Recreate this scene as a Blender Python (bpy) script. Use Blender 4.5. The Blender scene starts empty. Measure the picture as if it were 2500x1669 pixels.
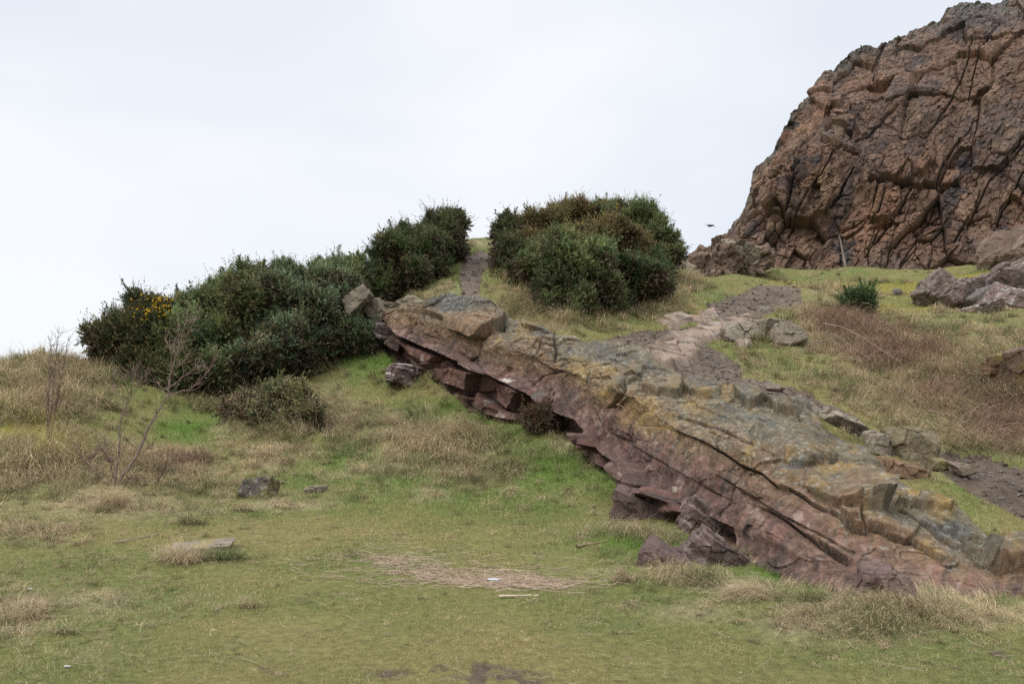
import bpy, math, numpy as np
from mathutils import Vector
R = math.radians
rng = np.random.default_rng(7)
sc = bpy.context.scene

# ------------------------------------------------------------------ camera, sky, sun
PW, PH, FPX, PITCH, EYE = 2500.0, 1669.0, 1944.0, R(4.87), 1.6
cam_d = bpy.data.cameras.new('camera'); cam = bpy.data.objects.new('camera', cam_d)
sc.collection.objects.link(cam); sc.camera = cam
cam_d.sensor_width = 36.0; cam_d.lens = 36.0 * FPX / PW
cam_d.clip_start = 0.1; cam_d.clip_end = 3000
cam.location = (0, 0, EYE); cam.rotation_euler = (R(90) + PITCH, 0, 0)

SUN_EL, SUN_AZ = R(52), R(-125)          # soft light from behind the left shoulder
world = bpy.data.worlds.new('World'); sc.world = world; world.use_nodes = True
wn, wl = world.node_tree.nodes, world.node_tree.links
wn.clear()
w_out = wn.new('ShaderNodeOutputWorld'); w_bg = wn.new('ShaderNodeBackground')
sky = wn.new('ShaderNodeTexSky'); sky.sky_type = 'NISHITA'; sky.sun_disc = False
sky.sun_elevation = SUN_EL; sky.sun_rotation = SUN_AZ
w_tc = wn.new('ShaderNodeTexCoord'); w_map = wn.new('ShaderNodeMapping')
w_map.inputs['Scale'].default_value = (1.0, 1.0, 2.2)
w_map.inputs['Location'].default_value = (0.35, 0.1, 0.2)
wl.new(w_tc.outputs['Generated'], w_map.inputs[0])
w_n = wn.new('ShaderNodeTexNoise'); w_n.inputs['Scale'].default_value = 1.9
w_n.inputs['Detail'].default_value = 3.0; w_n.inputs['Roughness'].default_value = 0.42
w_n.inputs['Distortion'].default_value = 0.25
wl.new(w_map.outputs[0], w_n.inputs['Vector'])
w_r = wn.new('ShaderNodeValToRGB')
w_r.color_ramp.elements[0].position = 0.36; w_r.color_ramp.elements[0].color = (7.3, 7.75, 8.45, 1)
w_r.color_ramp.elements[1].position = 0.60; w_r.color_ramp.elements[1].color = (8.55, 8.75, 9.05, 1)
wl.new(w_n.outputs['Fac'], w_r.inputs[0])
w_sx = wn.new('ShaderNodeSeparateXYZ'); wl.new(w_tc.outputs['Generated'], w_sx.inputs[0])
w_mr = wn.new('ShaderNodeMapRange'); w_mr.inputs['From Min'].default_value = 0.50; w_mr.inputs['From Max'].default_value = 1.0
w_mr.inputs['To Min'].default_value = 1.0; w_mr.inputs['To Max'].default_value = 3.4
wl.new(w_sx.outputs['Z'], w_mr.inputs['Value'])
w_mul = wn.new('ShaderNodeVectorMath'); w_mul.operation = 'SCALE'
wl.new(w_r.outputs[0], w_mul.inputs[0]); wl.new(w_mr.outputs[0], w_mul.inputs['Scale'])
w_mix = wn.new('ShaderNodeMixRGB'); w_mix.inputs[0].default_value = 0.93
wl.new(sky.outputs[0], w_mix.inputs[1]); wl.new(w_mul.outputs[0], w_mix.inputs[2])
wl.new(w_mix.outputs[0], w_bg.inputs[0]); w_bg.inputs[1].default_value = 0.1
wl.new(w_bg.outputs[0], w_out.inputs[0])

sun_d = bpy.data.lights.new('sun', 'SUN'); sun_d.energy = 1.5; sun_d.angle = R(18); sun_d.color = (1.0, 0.97, 0.92)
sun = bpy.data.objects.new('sun', sun_d); sc.collection.objects.link(sun)
_sd = Vector((math.sin(SUN_AZ) * math.cos(SUN_EL), math.cos(SUN_AZ) * math.cos(SUN_EL), math.sin(SUN_EL)))
sun.rotation_euler = _sd.to_track_quat('Z', 'Y').to_euler(); sun.location = (0, 0, 60)

sc.view_settings.view_transform = 'Standard'; sc.view_settings.look = 'None'
sc.view_settings.exposure = 0.2; sc.view_settings.gamma = 1.0
try:
    sc.cycles.max_bounces = 5; sc.cycles.diffuse_bounces = 3; sc.cycles.transparent_max_bounces = 4
    sc.cycles.use_denoising = False; sc.cycles.use_adaptive_sampling = False
except Exception: pass

# ------------------------------------------------------------------ maths helpers
CP, SP = math.cos(PITCH), math.sin(PITCH)
def at(px, py, D):
    """world point at forward distance D seen at photo pixel px, py"""
    px, py, D = np.broadcast_arrays(np.asarray(px, float), np.asarray(py, float), np.asarray(D, float))
    cx = (px - PW / 2) / FPX; cy = (PH / 2 - py) / FPX
    y = CP - cy * SP; z = SP + cy * CP
    k = D / y
    return np.stack([cx * k, D, EYE + z * k], -1)
def proj(P):
    x, y, z = P[..., 0], P[..., 1], P[..., 2] - EYE
    f = y * CP + z * SP; u = -y * SP + z * CP
    f = np.where(f > 0.05, f, 0.05)
    return PW / 2 + FPX * x / f, PH / 2 - FPX * u / f
def ss(a, b, x):
    t = np.clip((x - a) / (b - a), 0, 1); return t * t * (3 - 2 * t)
def lerp(a, b, t): return a + (b - a) * t
def _h(ix, iy, iz, seed):
    h = (ix.astype(np.uint32) * np.uint32(374761393) + iy.astype(np.uint32) * np.uint32(668265263)
         + iz.astype(np.uint32) * np.uint32(2147483647) + np.uint32((seed * 1274126177) & 0xffffffff))
    h ^= h >> np.uint32(13); h *= np.uint32(1274126177); h ^= h >> np.uint32(16)
    h *= np.uint32(2246822519); h ^= h >> np.uint32(13)
    return h
def hf(ix, iy, iz, seed): return _h(ix, iy, iz, seed).astype(np.float64) / 4294967295.0
def vnoise(P, seed=0):
    F = np.floor(P); f = P - F; i = F.astype(np.int64)
    u = f * f * f * (f * (f * 6 - 15) + 10); r = 0
    for a in (0, 1):
        wa = u[:, 0] if a else 1 - u[:, 0]
        for b in (0, 1):
            wb = u[:, 1] if b else 1 - u[:, 1]
            for c in (0, 1):
                wc = u[:, 2] if c else 1 - u[:, 2]
                r = r + wa * wb * wc * hf(i[:, 0] + a, i[:, 1] + b, i[:, 2] + c, seed)
    return r * 2 - 1
def fbm(P, octv=4, seed=0, gain=0.5, lac=2.03):
    s = 0; a = 1.0; tot = 0
    for o in range(octv):
        s = s + a * vnoise(P, seed + o * 17); tot += a; a *= gain; P = P * lac + 11.3
    return s / tot
def f2(x, y, sc_, octv=4, seed=0, gain=0.5):
    return fbm(np.stack([x / sc_, y / sc_, np.full_like(x, 0.37 + seed)], -1), octv, seed, gain)
def facet(P, seed=0, tilt=0.6, jit=0.85):
    """cellular rock: every cell is a tilted plane. returns height, edge distance (F2-F1), cell random"""
    F = np.floor(P).astype(np.int64); n = len(P)
    d1 = np.full(n, 9.0); d2 = np.full(n, 9.0); h = np.zeros(n); cr = np.zeros(n)
    for a in (-1, 0, 1):
        for b in (-1, 0, 1):
            for c in (-1, 0, 1):
                ix, iy, iz = F[:, 0] + a, F[:, 1] + b, F[:, 2] + c
                r0 = hf(ix, iy, iz, seed); r1 = hf(ix, iy, iz, seed + 1); r2 = hf(ix, iy, iz, seed + 2)
                dx = ix + .5 + (r0 - .5) * jit - P[:, 0]; dy = iy + .5 + (r1 - .5) * jit - P[:, 1]; dz = iz + .5 + (r2 - .5) * jit - P[:, 2]
                d = np.sqrt(dx * dx + dy * dy + dz * dz)
                q = hf(ix, iy, iz, seed + 3)
                hh = (q - .5) + tilt * ((r1 - .5) * dx + (r2 - .5) * dy + (r0 - .5) * dz) * 2
                m = d < d1
                d2 = np.where(m, d1, np.minimum(d2, d)); h = np.where(m, hh, h); cr = np.where(m, q, cr)
                d1 = np.where(m, d, d1)
    return h, d2 - d1, cr
def seg_dist(x, y, pts):
    best = np.full(np.shape(x), 1e9); 
    for (x0, y0), (x1, y1) in zip(pts[:-1], pts[1:]):
        dx, dy = x1 - x0, y1 - y0; t = np.clip(((x - x0) * dx + (y - y0) * dy) / (dx * dx + dy * dy + 1e-12), 0, 1)
        best = np.minimum(best, np.hypot(x - x0 - t * dx, y - y0 - t * dy))
    return best
def poly_sd(x, y, pts):
    """signed distance, positive inside"""
    pts = list(pts); ins = np.zeros(np.shape(x), bool)
    for (x0, y0), (x1, y1) in zip(pts, pts[1:] + pts[:1]):
        c = ((y0 > y) != (y1 > y)) & (x < (x1 - x0) * (y - y0) / (y1 - y0 + 1e-12) + x0); ins ^= c
    d = seg_dist(x, y, pts + pts[:1])
    return np.where(ins, d, -d)
def ip(x, tab, col): 
    a = np.array(tab, float); return np.interp(x, a[:, 0], a[:, col])

# ------------------------------------------------------------------ scene helpers
def tag(o, label=None, cat=None, group=None, kind=None):
    if label: o['label'] = label
    if cat: o['category'] = cat
    if group: o['group'] = group
    if kind: o['kind'] = kind
    return o
def link(o, parent=None):
    sc.collection.objects.link(o)
    if parent is not None: o.parent = parent
    return o
def empty(name, loc=(0, 0, 0)):
    o = bpy.data.objects.new(name, None); o.location = loc; o.empty_display_size = 0.1; return link(o)
def mesh(name, V, faces, mat, parent=None, col=None, smooth=False, at_loc=None):
    """faces: list of int arrays (n,3) or (n,4); col: (nverts,3)"""
    V = np.asarray(V, np.float32)
    if parent is not None: V = V - np.array(parent.location, np.float32)
    elif at_loc is not None: V = V - np.array(at_loc, np.float32)
    faces = [np.asarray(f, np.int32) for f in faces if len(f)]
    me = bpy.data.meshes.new(name)
    nl = sum(f.size for f in faces); nf = sum(len(f) for f in faces)
    me.vertices.add(len(V)); me.vertices.foreach_set('co', V.ravel())
    me.loops.add(nl); me.loops.foreach_set('vertex_index', np.concatenate([f.ravel() for f in faces]))
    st = []; c = 0
    for f in faces:
        k = f.shape[1]; st.append(c + np.arange(len(f)) * k); c += f.size
    me.polygons.add(nf); me.polygons.foreach_set('loop_start', np.concatenate(st).astype(np.int32))
    me.update(calc_edges=True)
    if smooth: me.polygons.foreach_set('use_smooth', np.ones(nf, bool))
    else: me.polygons.foreach_set('use_smooth', np.zeros(nf, bool))
    if col is not None:
        a = me.attributes.new('col', 'FLOAT_COLOR', 'POINT')
        c4 = np.ones((len(V), 4), np.float32); c4[:, :3] = np.clip(col, 0.003, 1); a.data.foreach_set('color', c4.ravel())
    me.materials.append(mat)
    o = bpy.data.objects.new(name, me)
    if at_loc is not None and parent is None: o.location = at_loc
    return link(o, parent)
def grid_faces(nr, nc, wrap=False):
    i = np.arange(nr - 1)[:, None]; j = np.arange(nc if wrap else nc - 1)[None, :]
    j2 = (j + 1) % nc
    return np.stack([i * nc + j, i * nc + j2, (i + 1) * nc + j2, (i + 1) * nc + j], -1).reshape(-1, 4)
def compact(V, F, C=None):
    u, inv = np.unique(F, return_inverse=True); F2 = inv.reshape(F.shape)
    return V[u], F2, (C[u] if C is not None else None)

def mat_base(name):
    m = bpy.data.materials.new(name); m.use_nodes = True; nt = m.node_tree
    return m, nt, nt.nodes, nt.links, nt.nodes['Principled BSDF']
def vmat(name, rough=0.9, bump=0.0, bscale=20.0, var=0.0, vscale=6.0, trans=0.0, spec=0.2, bdist=0.02, speck=0.0, speck_col=(0.42, 0.42, 0.38), bump2=0.0, bscale2=3.0):
    """vertex colour * noise variation, bump"""
    m, nt, n, l, b = mat_base(name)
    b.inputs['Roughness'].default_value = rough; b.inputs['Specular IOR Level'].default_value = spec
    a = n.new('ShaderNodeAttribute'); a.attribute_name = 'col'; out = a.outputs['Color']
    tc = n.new('ShaderNodeTexCoord')
    if var > 0:
        nz = n.new('ShaderNodeTexNoise'); nz.inputs['Scale'].default_value = vscale; nz.inputs['Detail'].default_value = 8; nz.inputs['Roughness'].default_value = 0.65
        l.new(tc.outputs['Object'], nz.inputs['Vector'])
        mr = n.new('ShaderNodeMapRange'); mr.inputs['From Min'].default_value = 0.25; mr.inputs['From Max'].default_value = 0.75
        mr.inputs['To Min'].default_value = 1 - var; mr.inputs['To Max'].default_value = 1 + var
        l.new(nz.outputs['Fac'], mr.inputs['Value'])
        sm = n.new('ShaderNodeVectorMath'); sm.operation = 'SCALE'; l.new(out, sm.inputs[0]); l.new(mr.outputs[0], sm.inputs['Scale']); out = sm.outputs[0]
    if speck > 0:
        vo = n.new('ShaderNodeTexVoronoi'); vo.inputs['Scale'].default_value = bscale * 1.3; l.new(tc.outputs['Object'], vo.inputs['Vector'])
        n2 = n.new('ShaderNodeTexNoise'); n2.inputs['Scale'].default_value = 1.7; n2.inputs['Detail'].default_value = 4; l.new(tc.outputs['Object'], n2.inputs['Vector'])
        mt = n.new('ShaderNodeMath'); mt.operation = 'MULTIPLY_ADD'; mt.inputs[1].default_value = 0.9; mt.inputs[2].default_value = -0.40 + speck; l.new(n2.outputs['Fac'], mt.inputs[0])
        lt = n.new('ShaderNodeMath'); lt.operation = 'LESS_THAN'; l.new(vo.outputs['Distance'], lt.inputs[0]); l.new(mt.outputs[0], lt.inputs[1])
        mx = n.new('ShaderNodeMixRGB'); mx.inputs[2].default_value = (*speck_col, 1); l.new(out, mx.inputs[1])
        m3 = n.new('ShaderNodeMath'); m3.operation = 'MULTIPLY'; m3.inputs[1].default_value = 0.7; l.new(lt.outputs[0], m3.inputs[0]); l.new(m3.outputs[0], mx.inputs[0]); out = mx.outputs[0]
    l.new(out, b.inputs['Base Color'])
    if bump > 0:
        nb = n.new('ShaderNodeTexNoise'); nb.inputs['Scale'].default_value = bscale; nb.inputs['Detail'].default_value = 9; nb.inputs['Roughness'].default_value = 0.7
        l.new(tc.outputs['Object'], nb.inputs['Vector'])
        bp = n.new('ShaderNodeBump'); bp.inputs['Strength'].default_value = bump; bp.inputs['Distance'].default_value = bdist
        l.new(nb.outputs['Fac'], bp.inputs['Height']); l.new(bp.outputs[0], b.inputs['Normal'])
    if trans > 0:
        t = n.new('ShaderNodeBsdfTranslucent'); l.new(out, t.inputs['Color'])
        mx = n.new('ShaderNodeMixShader'); mx.inputs[0].default_value = trans
        l.new(b.outputs[0], mx.inputs[1]); l.new(t.outputs[0], mx.inputs[2])
        l.new(mx.outputs[0], n['Material Output'].inputs['Surface'])
    return m
M_ground = vmat('turf_soil', 0.95, 0.8, 30, 0.45, 14, bdist=0.03, spec=0.1)
M_path = vmat('trodden_earth', 0.85, 0.9, 22, 0.35, 9, bdist=0.04, spec=0.3)
M_rock = vmat('sandstone_rock', 0.85, 0.9, 14, 0.30, 7, bdist=0.03, speck=0.0)
M_slab = vmat('lichen_sandstone', 0.88, 1.0, 16, 0.45, 9, bdist=0.04, speck=0.0, spec=.12)
M_cliff = vmat('cliff_dolerite', 0.85, 0.9, 3.0, 0.30, 1.4, bdist=0.20)
M_grass = vmat('grass_blade', 0.75, trans=0.30, spec=0.15)
M_gorse = vmat('gorse_needle', 0.7, trans=0.15, spec=0.2)
M_flower = vmat('gorse_petal', 0.6, trans=0.25, spec=0.2)
M_wood = vmat('bark_wood', 0.85, 0.5, 40, 0.3, 20, spec=0.2)
M_litter = vmat('pale_plastic', 0.5, 0.3, 60, 0.1, 30)
M_feather = vmat('dark_feather', 0.6)

# ------------------------------------------------------------------ slab outline tables: px, py, distance
FOOT = [(905,830,22.3),(950,865,21.4),(975,902,20.7),(1040,915,20.0),(1090,950,19.0),(1150,1000,18.0),(1200,1025,17.4),(1250,1037,17.0),
        (1300,1032,16.5),(1350,1047,15.8),(1400,1078,14.8),(1450,1130,13.8),(1520,1178,12.6),(1560,1215,12.0),(1620,1240,11.1),(1700,1290,10.0),
        (1800,1335,8.9),(1860,1382,8.2),(1960,1425,7.35),(2050,1440,6.9),(2150,1450,6.6),(2300,1450,6.55),(2500,1447,6.6),(2700,1450,6.5),(2900,1460,6.4)]
CREST = [(905,757,23.0),(925,740,22.8),(939,732,22.6),(960,742,22.2),(990,720,21.8),(1013,724,21.5),(1036,739,21.2),(1070,737,20.9),(1095,729,20.6),
         (1116,727,20.4),(1131,737,20.2),(1151,734,20.0),(1164,730,19.9),(1190,744,19.6),(1220,762,19.3),(1238,772,19.0),(1248,778,18.9),(1279,780,18.6),
         (1300,790,18.3),(1328,803,18.0),(1358,824,17.6),(1386,821,17.3),(1412,826,17.0),(1428,843,16.7),(1451,829,16.3),(1480,834,15.9),(1509,831,15.6),
         (1530,842,15.3),(1547,836,15.0),(1566,850,14.7),(1585,864,14.4),(1610,888,14.0),(1646,908,13.6),(1677,920,13.3),(1700,918,13.0),(1726,923,12.8),
         (1750,936,12.5),(1776,941,12.3),(1795,934,12.1),(1815,939,12.0),(1845,948,11.8),(1868,962,11.7),(1890,962,11.6),(1906,969,11.5),(1956,973,11.2),
         (1972,983,11.05),(1987,1010,10.8),(2006,1044,10.5),(2030,1066,10.35),(2060,1076,10.2),(2107,1097,9.8),(2143,1124,9.5),(2179,1160,9.2),
         (2217,1183,9.0),(2250,1202,8.8),(2293,1212,8.6),(2329,1230,8.4),(2357,1254,8.2),(2398,1295,8.0),(2413,1310,7.9),(2430,1332,7.8),(2460,1336,7.75),
         (2500,1336,7.7),(2700,1345,7.5),(2900,1360,7.4)]
FW = at(*np.array(FOOT).T); CW = at(*np.array(CREST).T)

# ------------------------------------------------------------------ terrain field
def tps_fit(P, lam=0.02):
    P = np.asarray(P, float); x, y, z = P.T
    r2 = (x[:, None] - x) ** 2 + (y[:, None] - y) ** 2
    K = 0.5 * r2 * np.log(r2 + 1e-6); K[np.diag_indices(len(x))] += lam * 10
    Q = np.stack([np.ones_like(x), x, y], 1); n = len(x)
    A = np.zeros((n + 3, n + 3)); A[:n, :n] = K; A[:n, n:] = Q; A[n:, :n] = Q.T
    w = np.linalg.solve(A, np.concatenate([z, np.zeros(3)])); return x, y, w
def tps(fit, X, Y):
    x, y, w = fit; out = w[-3] + w[-2] * X + w[-1] * Y
    for i in range(len(x)):
        r2 = (X - x[i]) ** 2 + (Y - y[i]) ** 2; out = out + w[i] * 0.5 * r2 * np.log(r2 + 1e-6)
    return out
def A_(L): return [tuple(at(*p)) for p in L]
SHARED = A_([(600,985,19.5),(780,890,21.5),(420,985,18.5),(330,960,18.5),(860,830,22.6),(700,940,20.5),(600,800,26),(450,840,25),(250,900,21)]) + \
         [(-14,27,2.0),(-22,30,-0.5),(-9,34,3.5),(-18,40,-2.0),(-30,20,0.5),(-30,45,-4)]
LOWP = SHARED + A_([(150,858,20),(100,862,20),(0,895,18.5),(210,875,20),(60,1000,16),(0,1050,14.5),(150,1080,14.6),(250,1020,16.5),(100,1190,12.3),(250,1180,12.8),
        (0,1200,11.8),(0,1300,9.4),(400,1130,14.5),(400,1050,17),(500,1060,17.2),(600,1120,15),(600,1200,12.7),(800,1200,12.8),(1000,1200,12.9),(1000,1110,15.3),
        (800,1080,16.5),(1000,1020,17.5),(850,960,19.5),(900,900,20.8),(1000,960,19.2),(1150,1060,16.6),(1300,1110,15),(1300,1200,12.8),(1450,1230,12),
        (700,1020,18.3),(1250,1300,9.7),(600,1300,9.7),(1700,1380,8.1),(-400,1100,13),(-400,900,18)]) + [tuple(p) for p in FW[::1]] + \
        [(x, y, 0.0) for x, y in ((-7,7.5),(-3,7.5),(0,7.5),(3,7.2),(-6,4.7),(-3,4.7),(0,4.7),(3,4.7),(6,4.2),(-12,2),(0,1),(12,2),(-14,-10),(0,-10),(14,-10),(-16,8),(10,-3),(2.5,5.8),(4.2,5.5))]
UPP = SHARED + A_([(1170,578,30),(1110,580,29.5),(1230,580,30),(1040,600,29),(960,640,26.5),(920,700,24.5),(1050,720,22.2),(1150,722,21.5),(1130,650,25.5),(1160,615,28),
        (1250,752,20.3),(1330,792,19),(1300,700,24),(1400,780,19.5),(1430,832,18),(1500,830,17.8),(1560,790,20),(1600,855,16.6),(1400,600,30),(1500,650,28),
        (1600,700,25),(1660,690,29),(1640,760,22),(1700,690,42),(1750,655,50),(1660,705,36),(1740,690,31),(1760,684,35),(1700,700,36),(1900,674,35),(1800,668,38),(1900,668,38),(1800,657,44),(1950,657,44),(1850,650,47),(1690,692,39),(1735,676,44),(1780,645,49),(1650,645,40),(1900,646,50),(2100,652,49),(2300,656,47),(2500,655,45),(2800,655,42),
        (1830,700,28.5),(1950,705,28),(1800,760,22.8),(1900,800,20),(2000,700,31),(2100,740,26),(2000,800,20.5),(2200,800,19.8),(2350,760,22.5),(2500,740,23.5),
        (2500,830,17.5),(2700,800,18),(1700,890,15.6),(1800,880,16.3),(1700,915,14.2),(1830,940,13.6),(1900,955,13.2),(1960,972,12.7),(2000,920,14.8),(2200,950,14.2),
        (2400,950,14.4),(2500,1000,13.2),(2060,1020,11.9),(2150,1060,11.2),(2200,1085,11.0),(2250,1070,11.6),(2300,1100,10.8),(2350,1130,10.2),(2500,1150,10.4),(2500,1230,9.2),(2400,1240,8.9),
        (2300,1185,9.4),(2180,1140,10.0),(2450,1300,8.2),(2500,1325,7.9),(2700,1330,7.7),(2900,1340,7.6),(2900,1000,12),(2050,1050,11.2)]) + \
        [(CW[i][0], CW[i][1] + 0.45, CW[i][2] - 0.10) for i in range(0, len(CW), 3)] + \
        [(0,38,6.5),(-5,36,6.0),(6,40,6.6),(0,48,3.5),(-12,46,0),(30,40,9.6),(40,30,8.5),(10,56,8),(22,58,9.5),(0,60,3),(34,60,10),(12,52,10.2),(18,53,10.4)]
fitL, fitU = tps_fit(LOWP, 0.01), tps_fit(UPP, 0.01)
# plan line where the lower bank turns into the upper bank, under the slab
mid = FW[:, :2] * 0.0
cx_ = np.array(CREST)[:, 0]; fx_ = np.array(FOOT)[:, 0]
CWi = np.stack([np.interp(fx_, cx_, CW[:, 0]), np.interp(fx_, cx_, CW[:, 1])], 1)
mid = FW[:, :2] * 0.22 + CWi * 0.78
BL = [(-40, 40), (-16, 29.5), (-8, 25.3)] + [tuple(p) for p in mid] + [(12.5, 6.0), (40, 4.5)]
def blend_side(X, Y):
    yl = np.interp(X, [p[0] for p in BL], [p[1] for p in BL]); return Y - yl
PIL = [tuple(p) for p in FW[:, :2]] + [tuple(p) for p in CW[::-1, :2]]
def ground0(X, Y):
    s = blend_side(X, Y); w = ss(-0.15, 0.35, s)
    z = np.zeros_like(X)
    r = np.hypot(X, Y)
    zl = tps(fitL, X, Y); zu = np.minimum(tps(fitU, X, Y), 10.9)
    z = lerp(zl, zu, w); z = np.clip(z, -8, 16)
    near = (Y > 5) & (Y < 24) & (X > -5) & (X < 8)
    if near.any(): z[near] -= .85 * ss(-.08, .35, poly_sd(X[near], Y[near], PIL) + .20 * ss(-.6, -.1, s[near]))
    far = ss(62, 95, r); z = lerp(z, -4.0, far)
    back = ss(2.5, -3.0, Y) * ss(40, 10, r) ; z = lerp(z, 0.0, ss(1.5, -2.5, Y))
    return lerp(z, -4.0, far * 0 + ss(-30, -80, Y))

# --- authored ground masks, given in photo pixels of the smooth terrain
def blobs(px, py, L):
    m = np.zeros_like(px)
    for bx, by, rx, ry, a in L: m = np.maximum(m, a * np.exp(-(((px - bx) / rx) ** 2 + ((py - by) / ry) ** 2) * 1.2))
    return m
PATHS = [
 [(1600,893),(1640,878),(1700,868),(1760,905),(1880,930),(1960,945),(2040,985),(2100,1035),(2180,1075),(2300,1103),(2400,1112),(2500,1135),(2800,1170),(2800,1340),(2500,1262),(2400,1215),(2320,1160),(2200,1110),(2080,1062),(1960,1002),(1850,960),(1700,940),(1600,910)],
 [(1720,735),(1780,716),(1860,700),(1950,704),(1965,738),(1910,752),(1880,768),(1820,790),(1760,785),(1735,760)],
 [(1420,835),(1500,812),(1600,800),(1760,790),(1800,800),(1700,840),(1600,850),(1500,856),(1430,856)],
 [(1720,835),(1760,850),(1790,880),(1830,915),(1760,920),(1690,890),(1650,880)],
 [(1168,600),(1210,612),(1205,640),(1175,675),(1172,700),(1170,728),(1160,745),(1132,742),(1124,700),(1118,655),(1138,622)]]
MUD = [(930,1560,240,45,.62),(1100,1640,420,45,.85),(640,1620,240,50,.72),(1230,1665,300,40,.8),(2440,1600,150,45,.9),(2300,1560,120,20,.45),(800,1070,40,45,.7),(2000,935,60,18,.7),(1250,1110,30,14,.4),
       (1850,725,60,12,.8),(1640,905,70,20,.9)]
STRAW = [(980,1060,60,40,.9),(1130,1110,70,26,.9),(870,1020,40,22,.9),(1150,1010,40,14,.6),(560,1040,50,22,.8),(640,1140,60,18,.8),(1050,1000,30,14,.7),(100,960,180,110,.95),(60,1130,180,90,1),(380,1140,190,70,1),(250,1230,260,50,.8),(650,1110,170,35,.8),(780,1000,130,60,.7),(1060,1080,170,60,.9),(1180,1150,120,40,.6),(950,1130,120,40,.65),
         (560,1050,60,30,.6),(700,1235,150,14,.9),(1060,1210,70,25,.5),(1400,1090,60,30,.6),(100,1300,130,40,.7),(60,1500,80,60,.8),(230,1470,120,40,.5),(1830,1430,90,14,1),(2090,1420,60,50,.9),
         (2300,1430,170,30,.9),(2140,1520,180,50,.9),(2420,1500,130,35,.8),(1950,1540,150,35,.7),(1700,1500,120,30,.5),(1660,1410,80,20,.5),(1250,760,120,40,.8),(1280,680,60,60,.7),(1370,800,80,20,.8),(1060,715,90,18,.7),(1620,720,60,40,.7),
         (2250,930,300,110,1),(2450,1050,200,70,1),(2100,850,170,50,.9),(2000,800,90,50,.8),(2050,720,130,25,.7),(2450,820,120,40,.8),(2200,1050,110,40,.8),(2350,1090,140,20,.9),(1180,590,60,14,.6),(1990,930,80,30,.6),
         (2150,780,200,30,.6),(1450,1390,60,12,.8),(1790,660,60,15,.4)]
LUSH = [(1330,1160,140,50,1),(1000,1180,200,30,.8),(1080,1000,110,22,.8),(1180,1020,60,18,.9),(860,880,60,24,.9),(700,1180,100,20,.6),(620,1240,120,20,.5),(1560,1330,120,20,.7),(1300,1240,160,30,.6),(960,890,130,45,1),(460,1050,110,40,1),(1350,1130,160,50,1),(1250,1060,90,25,1),(860,1120,120,40,.8),(1150,1230,260,50,.6),(1880,1410,160,25,1),(1750,1350,60,25,.8),(900,1230,200,40,.5),(1470,1180,60,50,.8),
        (2100,1130,60,20,.7),(2400,1180,120,40,.6),(2440,1105,120,12,.9),(2350,1250,90,40,.5),(1080,760,20,20,.5),(1150,640,70,60,.5),(300,920,60,40,.7),(1090,690,60,60,.6)]
MOSS = [(70,1040,80,60,.9),(130,1110,60,40,1),(60,990,60,30,.5),(2280,700,240,40,.9),(2350,660,200,15,.8),(2000,680,200,22,.6),(2450,860,60,20,.8),(1760,1320,30,18,.9),(1830,680,120,18,.5),(2200,760,150,30,.5)]
BRAM = [(2250,950,330,110,.55),(2150,830,180,40,.5),(1880,790,60,20,.4),(2180,880,200,60,.8),(2430,1040,160,70,1),(2080,800,110,40,.9),(2300,960,150,60,.6),(420,1130,170,40,.7),(560,1090,80,20,.4)]
LONGG = [(560,990,260,16,.9),(760,905,70,22,.9),(860,850,40,14,.8),(1010,735,60,16,.7),(1110,655,30,12,.8),(1400,795,130,16,1),(1560,765,90,18,1),(1250,700,40,20,.9),(1650,690,40,30,.9),(700,1072,120,16,1),(590,1050,60,12,.8),(260,930,60,30,.9),(2240,1130,110,14,.6),(1600,1310,160,12,.5),(1700,1400,140,14,.6),(1900,840,90,14,.7),(2330,820,130,14,.8),(2440,930,80,14,.8),(980,935,50,8,.5),(1820,655,100,8,.7),(2200,660,200,7,.6),(90,980,220,130,1),(100,1140,220,80,1),(780,1020,160,60,.8),(1060,1080,200,70,.9),(1180,1150,160,40,.5),(650,1110,140,35,.7),(1050,930,160,50,.5),(1400,1090,70,40,.6),(2200,1500,330,60,.9),(2090,1420,80,50,1),
         (2320,1440,150,40,1),(1930,1500,130,60,.6),(1680,1420,80,25,.8),(2300,950,420,160,1),(1300,760,140,60,.9),(1280,660,70,70,.8),(2040,800,120,60,.8),(2060,710,130,25,.5),(1640,720,70,50,.8),(80,1300,160,30,.6),(60,1500,90,60,.5),
         (2350,1085,160,20,.9),(450,1340,90,12,.3),(380,1150,200,60,.8)]
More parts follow.
